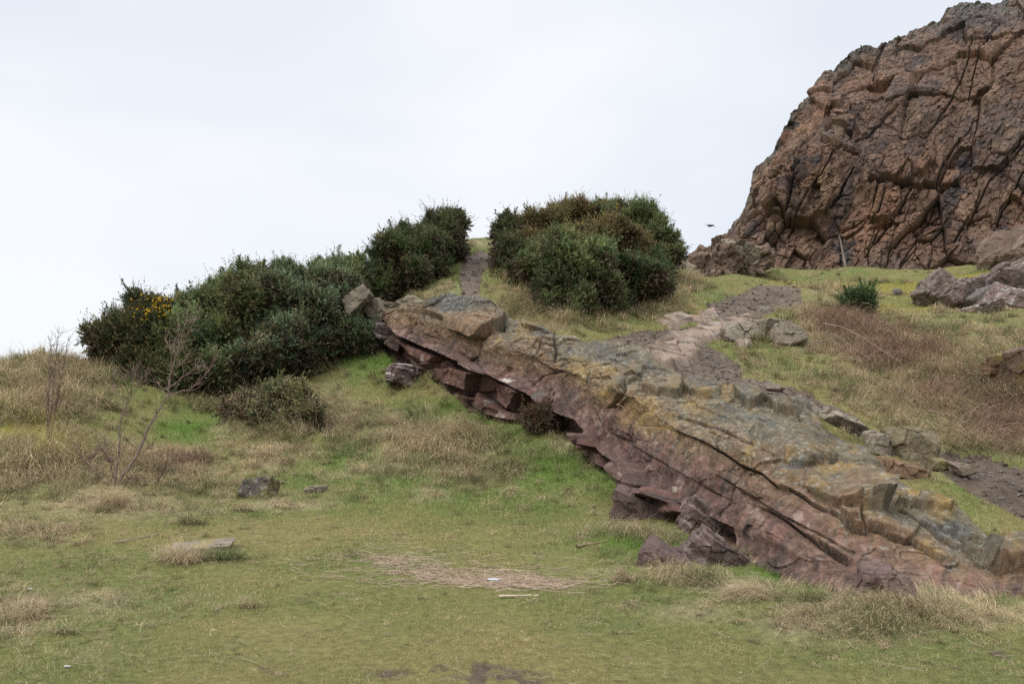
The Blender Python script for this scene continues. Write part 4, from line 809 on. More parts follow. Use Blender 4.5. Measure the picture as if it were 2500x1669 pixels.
    # dry inner twigs and dead needles
    m = int(n * .28); idx = g.choice(len(E), m, p=vol); cc_ = np.array([e[0] for e in E])[idx]; aa = np.array([[e[1], e[2], e[3]] for e in E])[idx]
    dv = g.normal(size=(m, 3)); dv /= np.linalg.norm(dv, axis=1)[:, None]; ps = cc_ + dv * aa * (.25 + .5 * g.random((m, 1))); k = ps[:, 2] > height(ps[:, 0], ps[:, 1], rough=False); ps, dv = ps[k], dv[k]
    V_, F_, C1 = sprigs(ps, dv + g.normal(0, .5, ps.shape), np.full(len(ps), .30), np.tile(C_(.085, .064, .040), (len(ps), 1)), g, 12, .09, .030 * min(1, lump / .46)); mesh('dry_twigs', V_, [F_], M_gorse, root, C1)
    # stems from the ground
    Vt, Ft, Ct = [], [], []; kk = 0
    for _ in range(10):
        e = E[g.integers(len(E))]; b0 = E[0][0] + g.normal(0, .012, 3); b0[2] = hz(b0[0], b0[1]) - .05
        d_ = g.normal(size=3); d_[2] = abs(d_[2]) + .4; d_ /= np.linalg.norm(d_); b1 = e[0] + d_ * np.array([e[1], e[2], e[3]]) * .7
        md = (b0 + b1) / 2 + g.normal(0, .12, 3); v_, f_ = tube(np.array([b0, md, b1]), np.array([.035, .022, .008]), 5); Vt.append(v_); Ft.append(f_ + kk); kk += len(v_)
    Vt = np.concatenate(Vt); mesh('stems', Vt, [np.concatenate(Ft)], M_wood, root, np.tile(C_(.12, .09, .065), (len(Vt), 1)))
    if flowers:
        fx, fy, fD, fr_, nf_ = [np.array(a, float) for a in zip(*flowers)]
        Vf, Ff, Cf = [], [], []; k0 = 0
        for a, b_, D, r_, q_ in flowers:
            c = at(a, b_, D); q = int(q_); near = np.linalg.norm((pos - c) * np.array([1, .25, 1]), axis=1) < r_; cand = pos[near] + dirv[near] * .12
            if len(cand) == 0: continue
            pp = cand[g.integers(len(cand), size=q)] + g.normal(0, .03, (q, 3)); v_, f_, c_ = sprigs(pp, g.normal(size=(q, 3)), np.full(q, .03), np.tile(C_(.72, .46, .02), (q, 1)), g, 5, .035, .018)
            Vf.append(v_); Ff.append(f_ + k0); Cf.append(c_); k0 += len(v_)
        if Vf: tag(mesh('flowers', np.concatenate(Vf), [np.concatenate(Ff)], M_flower, root, np.concatenate(Cf)), 'yellow gorse flowers', kind='stuff')
    return root
def tube(P, r, k=6):
    P = np.asarray(P, float); n = len(P); T_ = np.gradient(P, axis=0); T_ /= np.linalg.norm(T_, axis=1)[:, None] + 1e-9
    up = np.array([0.3, 1.0, .2]); A = np.cross(T_, up); A /= np.linalg.norm(A, axis=1)[:, None] + 1e-9; B_ = np.cross(T_, A)
    a = np.linspace(0, 2 * np.pi, k, endpoint=False)
    V_ = P[:, None] + r[:, None, None] * (A[:, None] * np.cos(a)[None, :, None] + B_[:, None] * np.sin(a)[None, :, None])
    i = np.arange(n - 1)[:, None]; j = np.arange(k)[None]; j2 = (j + 1) % k
    return V_.reshape(-1, 3), np.stack([i * k + j, i * k + j2, (i + 1) * k + j2, (i + 1) * k + j], -1).reshape(-1, 4)
GG, GT = C_(.070, .092, .034), C_(.190, .215, .092); DD_ = C_(.135, .105, .048)
BB, BT = C_(.100, .086, .036), C_(.235, .190, .080)
SG, ST = C_(.074, .100, .050), C_(.200, .235, .128)
gorse('gorse_bush', 'brownish gorse bush with yellow flowers at the left end of the hedge', [(370,850,20.5,105,100,1.3),(300,885,20.3,58,70,1.0),(410,930,20,100,60,1.1),(400,775,21,60,45,.9)], C_(.040,.050,.022), C_(.085,.09,.036), DD_, 8500, 101, .3,
      flowers=[(365,752,20.2,.35,200),(410,745,20.3,.4,260),(368,780,20,.25,120),(430,790,20,.3,40),(470,790,20,.3,40),(340,800,20,.4,20)])
gorse('gorse_bush', 'tall dark green gorse in the middle of the long hedge', [(560,840,21,130,150,1.5),(480,880,20.5,110,110,1.3),(600,760,22,90,85,1.3),(520,920,20,120,60,1.0),(660,730,22.3,70,65,1.1),(480,810,21,75,68,1.1),(550,765,21.6,90,66,1.1)], GG, GT, DD_, 20000, 102, .12)
gorse('gorse_bush', 'sage green gorse bulging over the bright grass bank', [(720,800,21.3,110,120,1.4),(700,870,20.8,95,70,1.0),(800,770,21.8,85,85,1.2),(640,900,20.4,70,60,.9),(760,720,22.5,80,60,1.1),(690,715,22.4,75,48,1.0)], SG, ST, DD_, 16000, 103, .1)
gorse('gorse_bush', 'dark green gorse at the upper right end of the hedge against the sky', [(860,690,23.4,52,48,.9),(810,690,23.4,50,45,.9),(880,665,24,25,22,.6)], GG, GT, DD_, 4000, 104, .1)
gorse('gorse_bush', 'low sea green gorse in front of the dark hollow by the slab', [(845,815,21.6,45,55,.7),(895,845,21.7,35,38,.5)], SG, ST, DD_, 2400, 105, .1)
gorse('gorse_bush', 'olive green gorse just above the left tip of the slab', [(970,664,23.5,78,76,1.1),(925,705,22.9,36,45,.7),(1035,648,24.0,60,54,.9),(985,610,24.5,55,38,.8),(1045,610,25.3,45,40,.8)], C_(.042,.060,.022), C_(.095,.115,.045), DD_, 9000, 106, .18)
gorse('gorse_bush', 'rounded gorse crowning the ridge left of the steep path', [(1085,562,27,56,40,1.0),(1105,605,26,42,40,.8),(1045,592,26.5,44,36,.8)], C_(.040,.052,.022), C_(.09,.10,.042), DD_, 6500, 107, .2)
gorse('gorse_bush', 'small gorse leaning over the right side of the steep path', [(1245,590,27.0,36,42,.8),(1262,632,25.0,52,36,.8),(1240,552,28,22,18,.4),(1290,665,23.0,42,36,.6)], C_(.045,.062,.026), C_(.10,.115,.05), DD_, 5500, 108, .2)
gorse('gorse_bush', 'brownish gorse at the back left of the big thicket on the ridge', [(1330,570,28,72,50,1.3),(1285,605,27,50,48,1.0),(1410,540,29,75,38,1.2)], BB, BT, DD_, 9000, 109, .45)
gorse('gorse_bush', 'tall dark spiky gorse at the right side of the big thicket', [(1525,553,28,78,48,1.3),(1592,598,27.5,52,62,1.1),(1625,640,27,36,34,.8),(1465,530,29,55,32,.9),(1640,600,27.5,18,26,.4)], GG, GT, DD_, 9500, 110, .12, stray=.14)
gorse('gorse_bush', 'brown tinged gorse with a few flower buds in the centre of the big thicket', [(1480,610,25.5,80,58,1.2),(1545,628,25.5,48,54,.9),(1410,598,26,45,38,.8)], BB, BT, DD_, 8500, 111, .5, flowers=[(1500,550,26,.6,50),(1470,560,26,.7,40),(1400,575,26,.5,15)])
gorse('gorse_bush', 'round dark green gorse nearest to the slab in the big thicket', [(1385,692,20.8,100,92,1.15),(1340,665,21.2,60,60,.8),(1420,645,21.4,70,52,.9),(1395,745,20.3,80,45,.7)], GG, GT, DD_, 15000, 112, .06)
gorse('gorse_bush', 'dark low gorse at the lower right of the big thicket', [(1530,705,22.3,78,58,1.0),(1590,680,23.5,50,50,.9),(1480,745,21.3,50,34,.6)], GG, C_(.06,.095,.042), DD_, 6500, 113, .15)
gorse('gorse_bush', 'small scrubby gorse with bare stalks on the grass below the hedge', [(705,1000,17.8,68,58,.65),(735,1030,17.4,45,38,.5),(670,980,18.2,35,35,.4)], C_(.085,.095,.040), C_(.20,.205,.09), C_(.26,.2,.12), 5500, 114, .25, nl=.045, slen=.14, lump=.25)
gorse('gorse_bush', 'thin half dead gorse left of the small scrubby one', [(595,1010,18.0,42,32,.45)], C_(.10,.095,.05), C_(.20,.18,.09), C_(.30,.22,.15), 1500, 115, .6, nl=.045, slen=.14, lump=.2)
gorse('gorse_bush', 'tiny green gorse standing alone on the mossy slope under the cliff', [(2088,755,22.6,34,28,.35)], C_(.036,.07,.025), C_(.085,.13,.05), DD_, 1200, 116, .05, lump=.18, stray=.25)
gorse('heather_clump', 'dark reddish brown dead heather clump in the mouth of the hollow under the slab', [(1322,1024,15.9,34,14,.3)], C_(.07,.045,.022), C_(.13,.085,.035), C_(.12,.06,.035), 1500, 117, .5, group=None, nl=.035, slen=.12, lump=.15)

# ------------------------------------------------------------------ bare saplings
z1 = lambda L: [(x * .3831, 600 + y * .3831) for x, y in L]
def sapling(name, label, D, limbs, col, seed, twig=0.5, base=None, group=None, cat='sapling'):
    """limbs: (pixel polyline, start radius m, end radius m, depth swing)"""
    g = np.random.default_rng(seed); b = limbs[0][0][0]
    if D is None or D < 30: p0, D = hit(b[0], b[1])
    else: p0 = at(b[0], b[1], D)
    D = float(D); gz_ = hz(p0[0], p0[1])
    root = empty(name, (p0[0], p0[1], gz_)); tag(root, label, cat, group)
    Vt, Ft, k0 = [], [], 0; Vb, Fb, k1 = [], [], 0
    for q, (L, r0, r1, sw) in enumerate(limbs):
        L = np.array(L, float); s = np.concatenate([[0], np.cumsum(np.hypot(*np.diff(L, axis=0).T))]); s /= s[-1]
        t = np.linspace(0, 1, max(6, len(L) * 4)); xs = np.interp(t, s, L[:, 0]); ys = np.interp(t, s, L[:, 1])
        xs[1:-1] = (xs[:-2] + 2 * xs[1:-1] + xs[2:]) / 4; ys[1:-1] = (ys[:-2] + 2 * ys[1:-1] + ys[2:]) / 4
        P = at(xs, ys, D + sw * t); P[1:] += g.normal(0, .006, P[1:].shape)
        rad = r0 + (r1 - r0) * t ** .8; v_, f_ = tube(P, rad, 6)
        if q == 0: Vt.append(v_); Ft.append(f_ + k0); k0 += len(v_)
        else: Vb.append(v_); Fb.append(f_ + k1); k1 += len(v_)
        for _ in range(int(len(t) * twig * 2.2)):
            i = g.integers(len(t) // 4, len(t) - 1); d = P[i + 1] - P[i]; d /= np.linalg.norm(d) + 1e-9; d = d * .8 + g.normal(0, .6, 3); d[2] = abs(d[2]) * .8 + .1; d /= np.linalg.norm(d)
            ln = .05 + .22 * g.random(); tp = np.array([P[i], P[i] + d * ln * .5, P[i] + d * ln + np.array([0, 0, ln * .2])]); v_, f_ = tube(tp, np.array([max(.0035, rad[i] * .4), .0035, .002]), 4); Vb.append(v_); Fb.append(f_ + k1); k1 += len(v_)
    v_ = np.concatenate(Vt); mesh('trunk', v_, [np.concatenate(Ft)], M_wood, root, np.tile(col, (len(v_), 1)))
    if Vb: v_ = np.concatenate(Vb); mesh('branches', v_, [np.concatenate(Fb)], M_wood, root, np.tile(col * np.array([1.05, .9, .9]), (len(v_), 1)))
    return root
bark = C_(.19, .145, .12)
sapling('bare_sapling', 'leaning leafless sapling with forking branches in front of the gorse hedge', 13.6, [
    (z1([(755,1530),(770,1480),(850,1370),(905,1270),(960,1130),(1070,960),(1080,850),(1100,770),(1140,640),(1180,490),(1210,370)]), .030, .004, .4),
    (z1([(1068,965),(1120,935),(1220,910),(1300,830),(1340,770),(1370,710),(1388,630)]), .012, .003, -.4), (z1([(1080,900),(1150,850),(1220,800),(1280,760)]), .008, .003, .5),
    (z1([(1065,955),(1020,900),(1005,860)]), .006, .003, .2), (z1([(1085,830),(1100,650),(1150,600),(1200,560),(1230,480)]), .009, .003, -.3), (z1([(1130,700),(1080,640),(1050,590)]), .006, .003, .3),
    (z1([(1140,640),(1130,500)]), .005, .002, .1), (z1([(1300,835),(1330,790),(1310,770)]), .004, .002, .1), (z1([(1220,800),(1250,755)]), .004, .002, 0), (z1([(1120,780),(1170,740),(1200,690)]), .005, .002, .2),
    (z1([(1180,500),(1230,480),(1250,470)]), .004, .002, .2), (z1([(890,1300),(960,1290),(975,1270)]), .006, .002, -.2), (z1([(850,1270),(800,1230),(770,1200)]), .007, .003, -.3)], bark, 3, .5, group='bare saplings')
sapling('bare_sapling', 'upright leafless stem with a tuft of twigs just left of the leaning sapling', 13.9, [
    (z1([(735,1520),(745,1400),(762,1300),(765,1120),(800,1020),(832,960),(845,870),(850,800)]), .016, .003, .3), (z1([(845,890),(890,870),(940,810)]), .006, .002, .3), (z1([(838,880),(800,840)]), .005, .002, 0),
    (z1([(800,1010),(740,940),(710,850),(745,790)]), .009, .002, .4), (z1([(848,850),(870,800)]), .004, .002, .1), (z1([(848,850),(820,800)]), .004, .002, -.1), (z1([(850,900),(900,900),(920,860)]), .004, .002, -.2)], bark * .85, 4, .8, group='bare saplings')
sapling('bare_sapling', 'low crooked stem spreading to the left at the base of the leaning sapling', 13.4, [
    (z1([(745,1535),(700,1500),(600,1430),(520,1340),(480,1260),(465,1220)]), .014, .003, .3), (z1([(540,1370),(600,1330),(640,1290)]), .006, .002, .2), (z1([(700,1500),(740,1420),(680,1330),(660,1200)]), .008, .002, .2),
    (z1([(730,1480),(700,1380),(640,1280)]), .007, .002, -.3), (z1([(760,1530),(820,1480),(870,1500)]), .006, .002, -.3), (z1([(980,1560),(1020,1470),(1060,1400)]), .007, .002, -.3)], bark * .7, 5, .9, group='bare saplings')
sapling('bare_shrub', 'clump of thin upright leafless whips on the grassy mound at the left edge', 15.5, [
    (z1([(305,1270),(300,1150),(310,950),(325,700),(312,570)]), .012, .003, .2), (z1([(310,1270),(320,1100),(350,850),(360,650),(378,515)]), .012, .003, .5), (z1([(318,1260),(350,1050),(400,800),(430,620),(443,570)]), .012, .003, -.3),
    (z1([(300,1240),(330,1000),(345,800),(400,640)]), .008, .002, .1), (z1([(310,1200),(305,1000),(330,800),(300,720)]), .007, .002, .2), (z1([(320,1230),(370,1000),(375,850),(385,700)]), .008, .002, -.1)], bark * .75, 6, .9, cat='shrub')
sapling('bare_sapling', 'small pale leafless sapling standing right under the cliff', 40.0, [
    ([(2064,650),(2058,620),(2052,590),(2048,572)], .07, .02, 0), ([(2084,605),(2072,614),(2058,622),(2040,615),(2026,611)], .018, .012, 0)], C_(.26,.21,.17), 8, .15, group='bare saplings')

def stick(name, label, L, D0, D1, r, col, cat='branch', lift=.02):
    P = at([a[0] for a in L], [a[1] for a in L], np.linspace(D0, D1, len(L))); P[:, 2] = height(P[:, 0], P[:, 1]) + lift
    t = np.linspace(0, len(L) - 1, 12); P = np.stack([np.interp(t, np.arange(len(L)), P[:, i]) for i in range(3)], 1); P[:, 2] += rng.normal(0, .004, 12)
    v_, f_ = tube(P, np.linspace(r, r * .45, 12), 6); return tag(mesh(name, v_, [f_], M_wood, None, np.tile(col, (len(v_), 1)), at_loc=tuple(P[0])), label, cat)
stick('fallen_branch', 'pale peeled stick lying below the heap of dead stalks', [(1218,1439),(1260,1438),(1300,1434),(1316,1438)], 7.0, 7.05, .012, C_(.48,.40,.27))
stick('fallen_branch', 'broken brown branch on the grass left of the reddish wedge boulder', [(1408,1344),(1450,1334),(1485,1318)], 8.95, 9.25, .016, C_(.26,.18,.12))
stick('fallen_branch', 'thin grey branch across the grass in the left foreground behind the flat stone', [(280,1322),(340,1310),(388,1301)], 9.0, 9.4, .010, C_(.27,.22,.17))
stick('fallen_branch', 'short thin twig lying in the left foreground grass', [(522,1470),(545,1458),(572,1445)], 6.5, 6.75, .007, C_(.24,.19,.13))
stick('fallen_branch', 'cut pale stick lying on the green grass under the hedge', [(530,1038),(550,1032),(562,1030)], 17.0, 17.0, .022, C_(.36,.28,.2))
stick('fallen_branch', 'dead curved branch poking out of the small scrubby gorse', [(615,998),(635,990),(650,985)], 17.2, 17.2, .018, C_(.42,.34,.24), lift=.45)
# scrap of plastic and white bits
def litter(name, label, px_, py_, size, seed, group=None):
    c = None
    for D in np.linspace(4.5, 12, 400):
        c = at(px_, py_, D)
        if c[2] <= hz(c[0], c[1]) + .02: break
    g = np.random.default_rng(seed); n = 14; u = np.linspace(-1, 1, n); U, W = np.meshgrid(u, u, indexing='ij'); q = np.stack([U.ravel() * 1.1, W.ravel() * .6, np.zeros(n * n)], 1)
    hgt = fbm(q * 1.8 + seed, 3, seed) * .35 + .2; rr_ = 1 + .3 * vnoise(q * 2 + seed, 4); V_ = np.stack([q[:, 0] * size * rr_, q[:, 1] * size * rr_, hgt * size * .5], 1)
    V2 = V_ - np.array([0, 0, .003]); o = mesh(name, np.concatenate([V_, V2]) + c, [grid_faces(n, n), grid_faces(n, n)[:, ::-1] + n * n], M_litter, None, np.tile(C_(.42, .42, .43), (2 * n * n, 1)), at_loc=tuple(c)); tag(o, label, 'litter', group); return o
litter('plastic_scrap', 'crumpled white plastic scrap at the near edge of the heap of dead stalks', 1207, 1415, .055, 3)
litter('paper_bit', 'tiny white paper bit in the grass near the bottom left corner', 164, 1625, .016, 4)
litter('paper_bit', 'tiny white paper bit at the left edge above the bottom left corner', 73, 1436, .018, 5)

# ------------------------------------------------------------------ birds
def bird(name, label, px_, py_, D, s, flying):
    c = at(px_, py_, D); v, f = ICO[3]; root = empty(name, tuple(c)); tag(root, label, 'bird'); k = np.tile(C_(.02, .02, .024), (len(v), 1))
    if flying:
        P = v * np.array([.30, .16, .13]) * s; P[:, 0] *= 1 + .5 * (P[:, 0] < 0); mesh('body', np.concatenate([P, v * .09 * s + np.array([.32, 0, .05]) * s]) + c, [np.concatenate([f, f + len(v)])], M_feather, root, np.concatenate([k, k]))
        for sg, tipz, tx in ((-1, .05, -.9), (1, -.18, .75)):
            t = np.linspace(0, 1, 9); le = np.stack([tx * t, sg * .35 * t, tipz * t + .10 * np.sin(t * 3.1)], 1) * s; ch = (.20 * (1 - t ** 2) + .03) * s
            Vw = np.concatenate([le + np.array([0, 0, .02 * s]), le + np.stack([0 * ch, -ch, -.25 * ch], 1), le - np.array([0, 0, .02 * s])]); n = 9
            fs = grid_faces(3, n); mesh('wing', Vw + c, [fs], M_feather, root, np.tile(C_(.02, .02, .024), (27, 1)))
    else:
        P = v * np.array([.16, .20, .34]) * s; mesh('body', P + c, [f], M_feather, root, k); mesh('head', v * .12 * s + np.array([-.06, 0, .40]) * s + c, [f], M_feather, root, k)
        v_, f_ = tube(np.array([c + np.array([-.12, 0, .40]) * s, c + np.array([-.32, 0, .36]) * s]), np.array([.04, .008]) * s, 5); mesh('beak', v_, [f_], M_feather, root, np.tile(C_(.03, .03, .03), (len(v_), 1)))
bird('bird', 'dark bird in flight in the white sky left of the cliff', 1735, 551, 40, .42, True)
bird('bird', 'dark bird perched on the skyline of the cliff', 2103, 117, 61, .42, False)

# ------------------------------------------------------------------ grass
def blades(P, az, ln, wd, lean, col, g, seg2, curl=.5):
    """P roots; lean 0 upright .. 1 flat; col per blade"""
    n = len(P); d = np.stack([np.cos(az), np.sin(az), np.zeros(n)], 1); s = np.stack([-np.sin(az), np.cos(az), np.zeros(n)], 1)
    # blades turn their flat side any way
    tw = g.random(n) * 3.14; s = s * np.cos(tw)[:, None] + d * np.sin(tw)[:, None] * .7
    up = np.array([0, 0, 1.0]); a = lean * 1.35
    d1 = d * np.sin(a)[:, None] + up * np.cos(a)[:, None]; a2 = a + curl * (.4 + g.random(n)); d2 = d * np.sin(a2)[:, None] + up * np.cos(a2)[:, None]
    w = s * wd[:, None]
    if not seg2:
        tip = P + (d1 + d2) * .5 * ln[:, None]; V_ = np.stack([P - w, P + w, tip], 1).reshape(-1, 3); F_ = [np.arange(n * 3).reshape(-1, 3)]
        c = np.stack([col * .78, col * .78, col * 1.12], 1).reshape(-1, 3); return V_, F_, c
    m = P + d1 * (ln * .5)[:, None]; tip = m + d2 * (ln * .5)[:, None]
    V_ = np.stack([P - w, P + w, m + w * .8, m - w * .8, tip], 1).reshape(-1, 3); b = np.arange(n)[:, None] * 5
    F_ = [b + np.array([[0, 1, 2, 3]]), b + np.array([[3, 2, 4]])]
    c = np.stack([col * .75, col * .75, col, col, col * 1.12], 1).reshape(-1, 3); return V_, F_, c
def scatter(n, r0, r1, a0, a1, g, p=1.0):
    th = R(a0) + g.random(n) * R(a1 - a0); u = g.random(n) ** p; r = r0 * (r1 / r0) ** u; return r * np.sin(th), r * np.cos(th)
def free(X, Y, g, z0, m):
    ok = (m['path'] < .35 + .2 * g.random(len(X))) & (Y > 1)
    near = (Y > 5) & (Y < 24) & (X > -5) & (X < 8); sd = np.full(len(X), -1.0); sd[near] = poly_sd(X[near], Y[near], PIL); return ok & (sd < .06)
def slope_az(X, Y):
    e = .4; zx = (ground0(X + e, Y) - ground0(X - e, Y)) / (2 * e); zy = (ground0(X, Y + e) - ground0(X, Y - e)) / (2 * e); return np.arctan2(-zy, -zx), np.hypot(zx, zy)
def grass():
    g = np.random.default_rng(11)
    # short turf
    X, Y = scatter(820000, 4.2, 52, -36, 36, g, 1.15); z0 = ground0(X, Y); m = masks(X, Y, z0); ok = free(X, Y, g, z0, m) & (g.random(len(X)) > m['mud'] * .82) & (g.random(len(X)) > m['bram'] * .5)
    X, Y, z0 = X[ok], Y[ok], z0[ok]; m = {k: v[ok] for k, v in m.items()}; Z = height(X, Y, m); r = np.hypot(X, Y); n = len(X)
    c = gcol(m); dry = g.random(n) < np.clip(.27 + .55 * m['straw'] - .34 * m['lush'] + .25 * m['n2'], .02, .9)
    c[dry] = COL['straw'] * (.55 + .75 * g.random((dry.sum(), 1))) * C_(1, 1 - .06, 1 - .1)
    c = c * (1 + g.normal(0, 1, (n, 1)) * (.20 * np.clip(9 / np.maximum(np.hypot(X, Y), 1), .4, 1))[:, None]) * (1 + .05 * g.normal(size=(n, 3))); c *= (1 + .45 * m['n2'])[:, None]
    rs = np.clip(r / 8, .62, 5.5); ln = (.022 + .022 * g.random(n)) * (1 + 1.1 * m['lush'] + .9 * m['long']) * np.clip(rs, .8, 2.2) * (1 - .4 * m['mud']) * np.clip(1 + 1.1 * m['n2'] + .5 * m['n1'], .35, 2.2); wd = .0021 * rs * (.7 + .6 * g.random(n))
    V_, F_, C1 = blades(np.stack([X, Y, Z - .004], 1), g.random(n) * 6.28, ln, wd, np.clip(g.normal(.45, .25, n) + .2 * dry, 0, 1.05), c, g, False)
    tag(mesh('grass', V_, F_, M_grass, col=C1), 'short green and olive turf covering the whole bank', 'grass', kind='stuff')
    # long dry grass in drooping clumps
    X, Y = scatter(40000, 5.0, 50, -36, 36, g, 1.05); z0 = ground0(X, Y); m = masks(X, Y, z0)
    ok = free(X, Y, g, z0, m) & (g.random(len(X)) < np.clip(m['long'] * .75 + .14 * (m['straw'] > .45) + .03 - .5 * m['moss'], 0, 1)) & (m['mud'] < .3); X, Y, z0 = X[ok], Y[ok], z0[ok]; m = {k: v[ok] for k, v in m.items()}
    nc = len(X); K = 48; az, sl = slope_az(X, Y); r = np.hypot(X, Y); rs = np.clip(r / 10, .7, 3.6); size = (.09 + .16 * g.random(nc)) * (.5 + .7 * m['long']) * (.8 + .25 * rs) * (1 + .6 * m['n1']) * ss(2, 13, r) * 1.35 * (1 + .45 * ss(.6, .95, m['long']) * (X < 1.5))
    flow = az + 1.3 * f2(X, Y, 2.5, 2, 130) + g.normal(0, .22, nc)
    rep_ = lambda a: np.repeat(a, K, 0)
    PX = rep_(X) + g.normal(0, 1, nc * K) * rep_(size) * .32; PY = rep_(Y) + g.normal(0, 1, nc * K) * rep_(size) * .32; PZ = height(PX, PY)
    a = g.random(nc * K) * 6.28; ux, uy = np.cos(a) + rep_(np.cos(flow) * (.8 + 3.4 * np.clip(sl, 0, .8))), np.sin(a) + rep_(np.sin(flow) * (.8 + 3.4 * np.clip(sl, 0, .8))); a = np.arctan2(uy, ux)
    gr = g.random(nc) < np.clip(.28 + .6 * m['lush'] - .25 * m['straw'] + .2 * m['n2'], .04, .9)
    base = np.where(gr[:, None], COL['green'] * C_(1.0, .95, 1.25), COL['straw']); base = base + (COL['bram'] - base) * (np.clip(m['bram'] * .9 + .25 * m['n1'], 0, .95))[:, None]; base = base + (COL['moss'] - base) * (.6 * m['moss'])[:, None]; base = base * np.clip(1 + g.normal(0, .26, (nc, 1)) + .5 * m['n2'][:, None], .4, 1.7)
    c = rep_(base); f_ = g.random(nc * K) < .10; c[f_] = COL['straw'] * 1.05; f_ = g.random(nc * K) < .08; c[f_] = COL['green']; f_ = g.random(nc * K) < .08; c[f_] = COL['bram'] * .8
    c = c * (1 + g.normal(0, .13, (nc * K, 1))); ln = rep_(size) * (.6 + .8 * g.random(nc * K)) * 1.25; wd = .0021 * rep_(rs) * (.6 + .7 * g.random(nc * K))
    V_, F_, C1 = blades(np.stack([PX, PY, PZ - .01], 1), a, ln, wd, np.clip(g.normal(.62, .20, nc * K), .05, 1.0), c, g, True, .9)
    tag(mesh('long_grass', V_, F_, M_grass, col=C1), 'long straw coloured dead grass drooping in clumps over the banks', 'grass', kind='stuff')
    print('grass', n, 'clumps', nc)
grass()

def thicket():
    """dead bramble canes on the right bank and dead bracken on the left one"""
    g = np.random.default_rng(23); Vt, Ft, Ct = [], [], []; k = 0
    X, Y = scatter(30000, 7, 30, -34, 36, g); z0 = ground0(X, Y); m = masks(X, Y, z0); ok = free(X, Y, g, z0, m) & (g.random(len(X)) < m['bram'] * .6); X, Y = X[ok], Y[ok]; Z = height(X, Y)
    for x, y, z in zip(X, Y, Z):
        a = g.random() * 6.28; L = (.15 + .55 * g.random() ** 1.6) * (1 if x > 0 else .55); h = L * (.25 + .5 * g.random()); t = np.linspace(0, 1, 6); P = np.stack([x + np.cos(a) * L * t, y + np.sin(a) * L * t, z + h * np.sin(t * (1.6 + 1.3 * g.random())) + g.normal(0, .01, 6)], 1)
        v_, f_ = tube(P, np.linspace(.0034, .002, 6) * np.clip(y / 9, .8, 2.2), 3); Vt.append(v_); Ft.append(f_ + k); k += len(v_); Ct.append(np.tile(lerp(C_(.16, .095, .075), C_(.36, .27, .20), g.random() ** 1.5) * (.7 + .5 * g.random()), (len(v_), 1)))
    tag(mesh('bramble_canes', np.concatenate(Vt), [np.concatenate(Ft)], M_wood, col=np.concatenate(Ct)), 'tangle of dead brown bramble canes spread over the bank', 'brambles', kind='stuff'); print('canes', len(Vt))
thicket()
def cane(L, D0, D1, label):
    P = at([a[0] for a in L], [a[1] for a in L], np.linspace(D0, D1, len(L))); t = np.linspace(0, len(L) - 1, 20); P = np.stack([np.interp(t, np.arange(len(L)), P[:, i]) for i in range(3)], 1)
    P[1:-1] = (P[:-2] + P[1:-1] + P[2:]) / 3; v_, f_ = tube(P, np.linspace(.012, .005, 20), 5); tag(mesh('bramble_cane', v_, [f_], M_wood, None, np.tile(C_(.27, .17, .15), (len(v_), 1)), at_loc=tuple(P[0])), label, 'bramble', 'long bramble canes')
cane([(1925,845),(1945,825),(1990,808),(2040,815),(2080,845),(2130,880)], 16.5, 15.5, 'long bramble cane arching right below the overhanging rock lip')
cane([(2010,790),(2060,798),(2110,825),(2160,860),(2200,885)], 17.0, 15.6, 'reddish bramble cane arching down highest over the dead thicket')
cane([(1960,855),(1985,835),(2030,828),(2060,850)], 16.4, 16.0, 'short pale bramble cane arching low beside the overhanging rock lip')
cane([(2230,1000),(2280,1003),(2330,1015),(2385,1045),(2440,1090)], 13.0, 12.0, 'thin dark bramble cane running over the thicket above the lower path')

